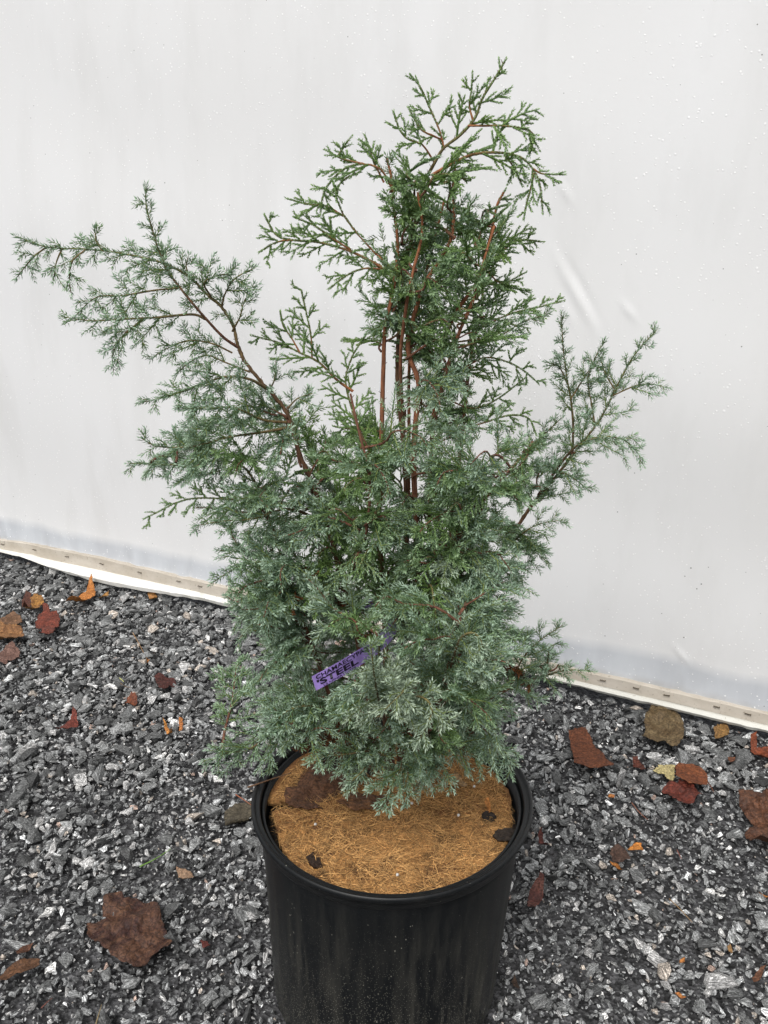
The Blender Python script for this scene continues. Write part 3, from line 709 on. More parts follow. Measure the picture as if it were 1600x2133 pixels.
def scatter(n, xr, yr, size, zr, tilt, keepleaf, dens=None):
    x = R.uniform(*xr, n); y = R.uniform(*yr, n)
    s = size(n)
    ok = ((np.stack([x, y, 0 * x], 1) - W0) @ WN) > (.006 - s * 0)
    ok &= (x - POTC[0] + .01) ** 2 + (y - POTC[1]) ** 2 > (.152 + s * .7) ** 2
    if keepleaf:
        for pl in LEAFPOLYS:
            pa = np.array(pl); c_ = pa.mean(0)
            ok &= ~inpoly(c_[0] + (x - c_[0]) * .93, c_[1] + (y - c_[1]) * .93, pl)
    if dens is not None: ok &= R.random(n) < dens(x, y)
    x, y, s = x[ok], y[ok], s[ok]; n = len(x)
    z = R.uniform(zr[0], zr[1], n) + s * .12
    rm = rotmats(n, tilt); tid = R.integers(0, len(TPL), n)
    # colours
    u = R.random(n); base = np.empty((n, 3))
    v = np.exp(R.normal(math.log(.175), .50, n)); base[:] = v[:, None] * np.array([.98, 1.0, 1.0])
    k = u > .79; base[k] = (R.uniform(.24, .45, k.sum()))[:, None] * np.array([1, .99, .97])
    k = u > .955; base[k] = (R.uniform(.28, .48, k.sum()))[:, None] * np.array([1.06, .93, .80])
    k = u > .98; base[k] = R.uniform(.55, .8, k.sum())[:, None] * np.array([1, .99, .96])
    k = (u > .975) & (u < .98); base[k] = R.uniform(.3, .4, k.sum())[:, None] * np.array([1.1, .8, .66])
    big = (s > .024) & (u < .86); base[big] = np.exp(R.normal(math.log(.135), .50, big.sum()))[:, None] * np.array([.98, 1.0, .99])
    base = np.clip(base, .015, .75)
    Vs, Fs, Cs, Ls = [], [], [], []; off = 0
    for t in range(len(TPL)):
        I = np.nonzero(tid == t)[0]
        if not len(I): continue
        tv, tf = TPL[t]
        sc = np.stack([s[I], s[I] * R.uniform(.8, 1.15, len(I)), s[I] * R.uniform(.8, 1.4, len(I))], 1) * .5
        L = tv[None] * sc[:, None]
        P = np.einsum('nij,nkj->nki', rm[I], L) + np.stack([x[I], y[I], z[I]], 1)[:, None]
        k = len(tv); Vs.append(P.reshape(-1, 3)); Ls.append((L + R.uniform(-3, 3, (len(I), 1, 3))).reshape(-1, 3))
        Fs.append((tf[None] + (off + np.arange(len(I)) * k)[:, None, None]).reshape(-1, 3)); off += len(I) * k
        Cs.append(np.repeat(base[I], k, axis=0))
    return np.vstack(Vs), np.vstack(Fs), np.vstack(Cs), np.vstack(Ls)
def coarse_left(x, y):     # bigger stones lie towards the wall
    return np.clip(.42 + .9 * (y - 1.25) + .35 * (x < -.3) * (y > 1.2) + .9 * np.array([noise.noise(Vector((a * 4, b * 4, 2))) for a, b in zip(np.atleast_1d(x), np.atleast_1d(y))]), .12, 1.)
VX, VY = (-1.45, 1.2), (.35, 2.45)
parts = [scatter(80000, VX, VY, lambda n: R.uniform(.0035, .0080, n), (-.002, .0025), .5, False),
         scatter(36000, VX, VY, lambda n: R.uniform(.008, .016, n), (.000, .0050), .42, False),
         scatter(15000, VX, VY, lambda n: R.uniform(.014, .025, n), (.001, .006), .35, True, lambda x, y: np.clip(coarse_left(x, y) + .4, 0, 1)),
         scatter(6500, VX, VY, lambda n: R.uniform(.023, .040, n), (.002, .006), .28, True, coarse_left),
         scatter(900, VX, VY, lambda n: R.uniform(.038, .060, n), (.001, .005), .2, True, coarse_left),
         scatter(36000, (-4, 4), (-2.5, 4), lambda n: R.uniform(.012, .03, n), (-.001, .004), .4, False, lambda x, y: ~((x > VX[0]) & (x < VX[1]) & (y > VY[0]) & (y < VY[1])))]
offs = 0; Vv, Ff, Cc, Ll = [], [], [], []
for (v, f, c_, l_) in parts:
    Vv.append(v); Ff.append(f + offs); Cc.append(c_); Ll.append(l_); offs += len(v)
o = npmesh('gravel', np.vstack(Vv), 3, np.vstack(Ff), M_GRAVEL, colors=np.vstack(Cc), vecs=np.vstack(Ll))
tag(o, 'crushed dark grey and pale angular gravel covering the ground', 'gravel', kind='stuff')

# ------------------------------------------------------------------ plant tag (before the shrub, so twigs can keep clear of its face)
TAGROOT = PY(655, 1425, 0.800)
tg = empty('plant_tag', tuple(TAGROOT)); tag(tg, 'purple plastic plant label with black lettering looped among the shrub stems', 'plant tag')
tc = [PY(654, 1424, 0.770), PY(700, 1399, 0.773), PY(745, 1372, 0.781), PY(785, 1346, 0.803), PY(812, 1316, 0.835), PY(822, 1285, 0.870), PY(800, 1262, 0.900), PY(760, 1262, 0.915)]
tw = [np.array(v) for v in [(.25, .0, -.97)] * 4 + [(.45, .1, -.88), (.55, .15, -.80), (.2, .1, -.97), (0, .1, -1)]]
TC = np.array(catmull(tc, 8)); TW = np.array(catmull(tw, 8)); TW /= np.linalg.norm(TW, axis=1)[:, None]
TS = np.concatenate([[0], np.cumsum(np.linalg.norm(np.diff(TC, axis=0), axis=1))])
HALF = .0088
def ribbon_pt(s, wv, off=0.):
    c_ = np.array([np.interp(s, TS, TC[:, i]) for i in range(3)]); wd = np.array([np.interp(s, TS, TW[:, i]) for i in range(3)]); wd /= np.linalg.norm(wd)
    c2 = np.array([np.interp(s + .002, TS, TC[:, i]) for i in range(3)]); c1 = np.array([np.interp(s - .002, TS, TC[:, i]) for i in range(3)])
    T = c2 - c1; n = np.cross(T, wd); n /= np.linalg.norm(n) + 1e-9
    if n @ (CAMP - c_) < 0: n = -n
    return c_ + wd * wv + n * off
ss = np.linspace(0, TS[-1], 60); V = []; F_ = []
for s in ss:
    for wv, of in ((-HALF, .0002), (HALF, .0002), (HALF, -.0002), (-HALF, -.0002)): V.append(ribbon_pt(s, wv, of))
for i in range(59):
    for j in range(4): a_, b_ = i * 4 + j, i * 4 + (j + 1) % 4; F_.append((a_, b_, b_ + 4, a_ + 4))
F_ += [(0, 3, 2, 1), (236, 237, 238, 239)]
npmesh('tag_strip', V, 4, F_, mat_plain('purple_plastic', (.36, .25, .64), .35), tg)
M_INK = mat_plain('black_ink', (.012, .008, .02), .5)
def lettering(txt, size, s0, wbase, bold, width=None):
    cu = bpy.data.curves.new('lettering', 'FONT'); cu.body = txt; cu.size = size; cu.offset = bold; cu.space_character = 1.02
    ob = bpy.data.objects.new('tmp', cu); COL.objects.link(ob)
    dg = bpy.context.evaluated_depsgraph_get(); me = bpy.data.meshes.new_from_object(ob.evaluated_get(dg)); bpy.data.objects.remove(ob)
    wmax = max(v.co.x for v in me.vertices); k = (width / wmax) if width else 1
    for v in me.vertices:
        p = ribbon_pt(s0 + v.co.x * k, wbase - v.co.y, .0007) - TAGROOT; v.co = Vector(p)
    me.materials.append(M_INK); me.name = 'lettering'
    o_ = bpy.data.objects.new('lettering', me); COL.objects.link(o_); o_.parent = tg
# serif feet make the capitals read like the printed ones
def serifed(txt, size, s0, wbase, bold, width):
    lettering(txt, size, s0, wbase, bold, width)
serifed("CHAMAECYPARIS", .0066, .004, -.0032, .00012, .072)
serifed("'STEEL", .0092, .0035, .0046, .00032, .050)
serifed("LS NINIATURES", .0026, .0095, .0078, .00003, .040)
serifed("PF", .0042, .0800, -.0030, .0001, .007)
serifed("50", .0088, .0830, .0058, .0002, .011)
TAGPOLY = [(640, 1400), (745, 1345), (765, 1340), (765, 1372), (665, 1450)]

# ------------------------------------------------------------------ the shrub
Y0 = .891
shrub = empty('conifer_shrub', (POTC[0] + .008, POTC[1] - .0, .29))
tag(shrub, 'tall loose blue-green conifer with feathery needle sprays and reddish stems in a black pot', 'shrub')
BARKC = np.array([.175, .074, .042]); REDC = np.array([.46, .165, .065]); GRNC = np.array([.13, .17, .045])
stems3 = []
def P3(l): return [PY(x, y, Y0 + dy) for x, y, dy in l]
def wood(name, path, r0, r1, parent, cA, cB, sides=7, bend=.9, spurs=True):
    path = np.asarray(path); n = len(path); t = np.linspace(0, 1, n)
    rad = r0 + (r1 - r0) * t ** bend
    V, F_ = tube_arrays(path, rad, sides)
    V = V + np.array([noise.noise(Vector(p * 260)) for p in V])[:, None] * np.repeat(rad, sides)[:, None] * .35 * R.normal(0, 1, (1, 3))
    tc_ = np.clip(t * 1.8, 0, 1)[:, None] if not spurs else (t ** (2.2 if r1 <= .0009 else 1.0))[:, None]; C = cA[None] * (1 - tc_) + cB[None] * tc_; C = np.repeat(C, sides, axis=0)
    # little broken spurs along the bark
    if spurs:
        L = np.linalg.norm(np.diff(path, axis=0), axis=1).sum(); k = int(L / .009)
        idx = R.integers(0, n - 1, k); p0 = path[idx]; T = path[idx + 1] - path[idx]; T /= np.linalg.norm(T, axis=1)[:, None]
        d = R.normal(0, 1, (k, 3)); d -= (d * T).sum(1)[:, None] * T; d /= np.linalg.norm(d, axis=1)[:, None]
        d = d * .8 + T * .6; d /= np.linalg.norm(d, axis=1)[:, None]
        v2, f2, c2 = ribbons(p0, d, rad[idx] + R.uniform(.0015, .004, k), np.zeros((k, 3)), np.full(k, .0006), 1, np.repeat((cA * .8)[None], k, 0))
        F_ = np.vstack([F_, f2 + len(V)]); V = np.vstack([V, v2]); C = np.vstack([C, c2])
    return npmesh(name, V, 4, F_, M_BARK, parent, colors=C, smooth=True)
STEMS = [
 ([(806,1610,.01),(804,1480,.0),(803,1330,.0),(795,1200,.0),(790,1080,.0),(794,960,.0),(796,860,.0),(799,760,.0),(802,690,.0),(816,620,.0),(826,560,.01),(828,500,.01),(820,430,.01),(815,370,.0),(806,330,.0)], .0054, .0012),
 ([(832,1610,.02),(836,1450,.03),(840,1250,.03),(845,1060,.03),(842,940,.03),(832,850,.03),(828,760,.03),(832,680,.03),(840,600,.03),(852,520,.02),(868,450,.02),(880,390,.02),(905,340,.01),(925,308,.01),(960,280,.01),(990,245,.01),(1005,205,.01),(1030,165,.01),(1050,130,.01)], .0046, .0009),
 ([(850,1610,.0),(862,1450,.0),(870,1250,-.01),(866,1080,-.01),(862,960,-.01),(866,880,-.01),(872,800,-.01),(852,740,-.01),(852,700,-.01),(868,640,-.01),(885,590,-.01),(918,540,-.01),(940,495,-.02),(946,440,-.02),(944,390,-.02),(948,350,-.02)], .0056, .0012),
 ([(842,1300,.05),(850,1080,.05),(852,900,.05),(852,780,.05),(860,700,.05),(880,600,.05),(905,500,.05),(925,420,.05)], .0034, .0012),
 ([(868,1610,.01),(885,1460,.02),(893,1320,.02),(893,1150,.03),(897,980,.04),(905,850,.04),(918,740,.04),(945,660,.03),(975,615,.03),(1000,575,.03),(1020,500,.03),(1035,430,.03),(1050,400,.03)], .0050, .0011),
 ([(888,1380,.0),(930,1180,.03),(952,1000,.05),(968,850,.06),(978,760,.06),(990,700,.06),(1004,640,.06),(1006,590,.06),(1010,500,.06)], .0038, .0012),
 ([(790,1590,.0),(765,1440,.0),(735,1290,.0),(712,1200,.0),(690,1120,.0),(655,1020,.0),(622,940,.0),(606,880,.0),(588,845,.0),(548,800,.0),(512,755,.0),(496,720,.0),(484,675,.0),(462,640,.0),(430,612,.0),(392,575,.0),(340,548,.0),(260,529,.0),(180,519,.0),(100,515,.0),(36,493,.0)], .0048, .0006),
 ([(498,725,.0),(465,702,-.01),(430,665,-.02),(398,628,-.03),(372,595,-.03),(348,562,-.03),(330,520,-.03),(318,480,-.03),(305,430,-.03),(304,390,-.03)], .0022, .0006),
 ([(880,1600,.02),(930,1400,.05),(1000,1230,.08),(1070,1110,.09),(1110,1050,.09),(1160,990,.09),(1215,920,.09),(1255,865,.09),(1290,795,.09),(1325,735,.09),(1366,690,.09)], .0042, .0006),
 ([(860,1600,-.02),(930,1520,-.03),(1010,1460,-.03),(1080,1428,-.02),(1130,1410,.0),(1180,1396,.0),(1235,1398,.0)], .0034, .0006),
 ([(770,1600,-.01),(700,1480,-.03),(645,1330,-.03),(600,1200,-.02),(560,1080,.0),(515,980,.0),(450,960,.0),(370,968,.0),(270,965,.0)], .0036, .0006),
 ([(820,1600,.03),(790,1400,.10),(740,1200,.14),(700,1050,.16),(670,940,.17)], .0038, .0012),
 ([(850,1600,.04),(900,1380,.12),(960,1200,.16),(1010,1080,.17)], .0038, .0012),
 ([(820,1610,-.03),(800,1500,-.10),(790,1400,-.15),(790,1340,-.17)], .0034, .0010),
 ([(850,1610,-.03),(900,1500,-.10),(930,1400,-.14),(950,1290,-.15)], .0034, .0010),
 ([(780,1600,-.02),(690,1540,-.07),(600,1520,-.09),(540,1540,-.09),(470,1570,-.09)], .0030, .0006),
 ([(905,880,.0),(925,790,-.02),(950,710,-.03),(985,625,-.03),(1000,570,-.03),(1030,470,-.03)], .0030, .0011),
 ([(842,900,.02),(834,760,-.01),(846,640,-.03),(862,560,-.03),(880,480,-.03),(870,400,-.03)], .0030, .0011),
 ([(715,1230,-.02),(760,1120,-.05),(770,1000,-.05),(748,900,-.04),(730,820,-.03)], .0028, .0011),
 ([(893,1250,-.02),(940,1140,-.07),(1010,1040,-.08),(1080,960,-.06),(1110,920,-.04)], .0028, .0011),
]
STEM_OBJS = []
for l, r0, r1 in STEMS:
    pth = np.array(catmull(P3(l), 8)); stems3.append(pth)
    cB = BARKC * .2 + REDC * .8 if l[-1][1] < 620 else BARKC
    if r1 <= .0009: cB = GRNC
    if l[0][1] >= 1590 and l[-1][1] > 900 and r1 > .0009: cB = GRNC * .6 + BARKC * .4; r1 = .0007
    STEM_OBJS.append(wood('stem', pth, r0 * .74, r1, shrub, BARKC * .8, cB, 8))
SP = np.vstack([s_[6:] for s_ in stems3])

class Tw:      # batch of quadratic twigs
    def __init__(s, p, d, L, b, nrm, kind, hue): s.p, s.d, s.L, s.b, s.n, s.k, s.h = p, d, L, b, nrm, kind, hue
def nz(a): return a / (np.linalg.norm(a, axis=-1, keepdims=True) + 1e-12)
def children(T, spacing, start, lfun, ang, jit, minL=0.):
    n = np.maximum(0, ((T.L * (1 - start)) / spacing).astype(int)); n[T.L < minL] = 0
    if n.sum() == 0: return None
    i = np.repeat(np.arange(len(T.L)), n); j = np.arange(n.sum()) - np.repeat(np.cumsum(n) - n, n)
    t = start + (j + R.uniform(.1, .9, len(j))) * spacing / T.L[i]; t = np.minimum(t, .97)
    L = T.L[i]; pos = T.p[i] + T.d[i] * (L * t)[:, None] + T.b[i] * (t ** 2)[:, None]
    tan = nz(T.d[i] * L[:, None] + 2 * T.b[i] * t[:, None]); bi = nz(np.cross(T.n[i], tan)); side = np.where((j % 2) == 0, 1., -1.)
    a = ang + R.normal(0, .12, len(j)); d = nz(tan * np.cos(a)[:, None] + bi * (np.sin(a) * side)[:, None] + R.normal(0, jit, (len(j), 3)))
    l = lfun(L, t) * R.uniform(.7, 1.2, len(j)); b = tan * (l * R.uniform(.05, .22, len(j)))[:, None] + R.normal(0, .06, (len(j), 3)) * l[:, None]; b[:, 2] -= l * .06
    nn = nz(T.n[i] + R.normal(0, .28, (len(j), 3)))
    return Tw(pos, d, l, b, nn, T.k[i], T.h[i] + np.where(T.h[i] > 1.5, 0, np.where(T.k[i] == 0, .30, .12) * (1 - 1.7 * t)) + R.normal(0, .05, len(j)))
def cat(Ts):
    Ts = [t for t in Ts if t is not None and len(t.L)]
    return Tw(*[np.concatenate([getattr(t, a) for t in Ts]) for a in ('p', 'd', 'L', 'b', 'n', 'k', 'h')])
def sel(T, m): return Tw(T.p[m], T.d[m], T.L[m], T.b[m], T.n[m], T.k[m], T.h[m])
KEEP = [[(705,385),(750,365),(785,430),(785,505),(760,480),(722,440)], [(805,790),(822,790),(830,905),(808,905)], [(985,900),(1035,905),(1045,955),(990,960)],
        [(955,660),(985,650),(970,735),(950,720)], [(560,560),(735,520),(770,600),(745,690),(665,690),(650,600)]]
def prune(T):
    e = T.p + T.d * T.L[:, None] + T.b; m = T.p + T.d * (T.L * .5)[:, None] + T.b * .25
    bad = np.zeros(len(T.L), bool)
    for q in (m, e):
        x, y = toph(q)
        bad |= inpoly(x, y, TAGPOLY) & (q[:, 1] < .90)
        for k in KEEP[:4]: bad |= inpoly(x, y, k) & (R.random(len(x)) < .8)
    # nothing sinks into the coir or pot
    r = np.hypot(e[:, 0] - POTC[0], e[:, 1] - POTC[1]); bad |= (e[:, 2] < .335) & (r < .2); bad |= e[:, 2] < .26
    return sel(T, ~bad)
# colour: hue 0 = glaucous blue juvenile, 1 = fresh green adult scale foliage, >1.5 = brown dead inner needles
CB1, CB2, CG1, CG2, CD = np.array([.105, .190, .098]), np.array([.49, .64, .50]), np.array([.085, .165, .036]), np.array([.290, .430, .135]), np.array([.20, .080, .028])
def foliage_mesh(name, T, parent):
    """needles + thin twig tubes for all twigs of T"""
    K = T.k; sp = np.where(K == 0, .00155, .00150); n = np.maximum(3, (T.L / sp).astype(int)); i = np.repeat(np.arange(len(T.L)), n); j = np.arange(n.sum()) - np.repeat(np.cumsum(n) - n, n)
    t = (j + .5) / n[i]; L = T.L[i]; pos = T.p[i] + T.d[i] * (L * t)[:, None] + T.b[i] * (t ** 2)[:, None]
    tan = nz(T.d[i] * L[:, None] + 2 * T.b[i] * t[:, None]); nr = nz(T.n[i] - (T.n[i] * tan).sum(1)[:, None] * tan); bi = np.cross(nr, tan)
    Vs, Fs, Cs = [], [], []; off = 0; k = K[i]
    for q in range(2):
        an = q * math.pi + (j % 2) * (math.pi / 2) + .5 + R.normal(0, .35, len(j)); rad = bi * np.cos(an)[:, None] + nr * np.sin(an)[:, None]
        tipf = np.clip((t - .55) / .45, 0, 1)
        a = np.where(k == 0, R.normal(.95, .16, len(j)) - .42 * tipf, R.normal(.42, .10, len(j)))
        d = tan * np.cos(a)[:, None] + rad * np.sin(a)[:, None]
        ln = np.where(k == 0, R.uniform(.0042, .0072, len(j)) * (1 - .25 * tipf), R.uniform(.0022, .0032, len(j)))
        wd = np.where(k == 0, R.uniform(.00072, .00100, len(j)), .00095)
        s = nz(np.cross(d, rad)); up = nz(np.cross(s, d))
        p0 = pos + rad * .0003; pm = p0 + d * (ln * .42)[:, None]; tip = p0 + d * ln[:, None] + tan * (ln * .10)[:, None]
        Vq = np.stack([p0, pm + s * wd[:, None] + up * .0001, tip, pm - s * wd[:, None] + up * .0001, pm + up * .00055], 1)
        # two folded faces either side of the keel
        base = off + np.arange(len(j)) * 5
        Fs.append(np.stack([np.stack([base, base + 1, base + 4], 1), np.stack([base + 1, base + 2, base + 4], 1), np.stack([base + 2, base + 3, base + 4], 1), np.stack([base + 3, base, base + 4], 1)], 1).reshape(-1, 3))
        off += len(j) * 5; Vs.append(Vq.reshape(-1, 3))
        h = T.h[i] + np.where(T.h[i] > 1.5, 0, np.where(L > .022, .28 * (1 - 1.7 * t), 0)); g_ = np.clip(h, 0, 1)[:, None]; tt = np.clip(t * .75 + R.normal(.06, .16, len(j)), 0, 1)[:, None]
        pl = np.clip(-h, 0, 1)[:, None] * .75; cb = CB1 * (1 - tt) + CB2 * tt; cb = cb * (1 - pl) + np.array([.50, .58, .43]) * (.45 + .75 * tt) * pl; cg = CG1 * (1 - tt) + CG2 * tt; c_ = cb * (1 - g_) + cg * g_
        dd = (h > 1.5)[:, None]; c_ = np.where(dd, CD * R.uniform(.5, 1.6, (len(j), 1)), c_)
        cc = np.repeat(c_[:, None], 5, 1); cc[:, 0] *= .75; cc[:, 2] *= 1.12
        Cs.append(cc.reshape(-1, 3))
    # twig tubes
    m = len(T.L); rw = np.where(K == 0, .00050, .00075); gcol = np.where((T.h > 1.5)[:, None], CD, np.where(T.h[:, None] > .5, CG1 * .5 + CG2 * .5, np.array([[.20, .255, .075]])))
    tubeV, tubeF, tubeC = ribbons(T.p, T.d, T.L, T.b, rw * np.where(T.L > .028, 1.7, 1.0), 4, gcol)
    tri = np.concatenate([tubeF[:, [0, 1, 2]], tubeF[:, [0, 2, 3]]])
    V = np.vstack(Vs + [tubeV]); F_ = np.vstack(Fs + [tri + off]); C = np.vstack(Cs + [tubeC])
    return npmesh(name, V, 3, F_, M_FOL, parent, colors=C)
COUNT = [0, 0]
def sprays(path, kind, lat, spacing, start, hue, nrm, tiplen=None, ang=.85, jit=.14):
    """leafy laterals along a polyline"""
    path = np.asarray(path); seg = np.linalg.norm(np.diff(path, axis=0), axis=1); s = np.concatenate([[0], np.cumsum(seg)]); Lt = s[-1]
    pos_s = np.arange(start * Lt, Lt * .985, spacing); n = len(pos_s)
    if n < 1: pos_s = np.array([Lt * .5]); n = 1
    pos_s = pos_s + R.uniform(-.3, .3, n) * spacing; t = np.clip(pos_s / Lt, 0, .99)
    pos = np.stack([np.interp(pos_s, s, path[:, i]) for i in range(3)], 1); pa = np.stack([np.interp(pos_s + .004, s, path[:, i]) for i in range(3)], 1); pb = np.stack([np.interp(pos_s - .004, s, path[:, i]) for i in range(3)], 1)
    tan = nz(pa - pb); nn = nz(np.asarray(nrm, float) + R.normal(0, .30, (n, 3))); bi = nz(np.cross(nn, tan)); side = np.where(np.arange(n) % 2 == 0, 1., -1.)
    a = ang + R.normal(0, .15, n); d = nz(tan * np.cos(a)[:, None] + bi * (np.sin(a) * side)[:, None] + R.normal(0, jit, (n, 3)))
    shape = np.clip((t - start) / .25 + .45, 0, 1) * np.clip((1 - t) / .6, .22, 1); l = lat * shape * R.uniform(.65, 1.2, n) + .004
    b = tan * (l * R.uniform(.05, .3, n))[:, None]; b[:, 2] -= l * R.uniform(0, .22, n)
    T1 = Tw(pos, d, l, b, nn, np.full(n, kind), hue + R.normal(0, .10, n))
    # the leafy tip of the axis itself, as short straight pieces
    keep = np.arange(0, n - 1); Ls = np.linalg.norm(pos[1:] - pos[:-1], axis=1)
    TA = Tw(pos[:-1], nz(pos[1:] - pos[:-1]), Ls, np.zeros((n - 1, 3)), nn[:-1], np.full(n - 1, kind), np.full(n - 1, hue)) if n > 1 else None
    endd = nz(path[-1] - path[-3]); TE = Tw(pos[-1:], nz(path[-1:] - pos[-1:]), np.linalg.norm(path[-1:] - pos[-1:], axis=1) + .004, np.zeros((1, 3)), nn[-1:], np.array([kind]), np.array([hue]))
    if TA is not None: TA = sel(TA, t[:-1] > start + (1 - start) * .12)
    c2 = children(T1, .0088 if kind == 0 else .0046, .10, lambda L, t: .31 * L * (1 - t * .7) + (.0055 if kind == 0 else .0040), .78 if kind == 0 else .62, .14 if kind == 0 else .07, .010)
    c3 = children(c2, .0095, .18, lambda L, t: .40 * L * (1 - t * .6) + .0035, .75, .14, .013) if c2 is not None else None
    return cat([T1, TA, TE, c2, c3])
NB = [0]
EXTRA_W, EXTRA_T = [], []
def branch(path, r0, r1, kind, lat, spacing, start, hue, nrm, cA=BARKC, cB=None, sub=None, label=None):
    T = prune(sprays(path, kind, lat, spacing, start, hue, nrm))
    if NB[0] >= 98: EXTRA_W.append((path, r0, r1)); EXTRA_T.append(T); return
    NB[0] += 1
    o = wood('branch', path, r0, r1, shrub, cA, cB if cB is not None else (GRNC * .6 + BARKC * .4), 6, spurs=False)
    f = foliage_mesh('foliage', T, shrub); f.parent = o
    COUNT[0] += len(T.L); COUNT[1] += T.L.sum()
    return T
TOCAM = np.array([0, -1, .35])
def face(rnd=.35): return nz(TOCAM + R.normal(0, rnd, 3))
# foliage carried directly by long limbs (outer part of stems)
def stemfol(idx, i0, i1, kind, lat, sp, hue, st=0.):
    pth = stems3[idx]; n = len(pth); seg = pth[int(i0 * n):max(int(i1 * n), int(i0 * n) + 4)]
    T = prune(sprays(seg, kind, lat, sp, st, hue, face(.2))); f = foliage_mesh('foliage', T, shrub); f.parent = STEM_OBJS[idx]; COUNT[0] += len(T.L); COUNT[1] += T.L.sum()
stemfol(6, .62, 1., 0, .030, .0125, .12)
stemfol(7, .30, 1., 0, .025, .011, .15)
stemfol(1, .70, 1., 1, .030, .012, .75)
stemfol(0, .55, 1., 0, .045, .012, .45)
stemfol(2, .55, 1., 0, .040, .012, .12)
stemfol(4, .45, 1., 1, .050, .011, .55)
stemfol(5, .5, 1., 1, .050, .012, .55)
stemfol(3, .5, 1., 0, .045, .014, .45)
stemfol(8, .50, 1., 0, .036, .0125, .12)
stemfol(9, .35, 1., 0, .036, .011, .10)
stemfol(10, .45, 1., 0, .045, .012, .12)
stemfol(11, .3, 1., 0, .07, .016, .35)
stemfol(12, .3, 1., 0, .07, .016, .2)
stemfol(13, .5, 1., 0, .05, .010, .02)
stemfol(14, .5, 1., 0, .05, .010, .03)
stemfol(15, .4, 1., 0, .045, .010, .15)
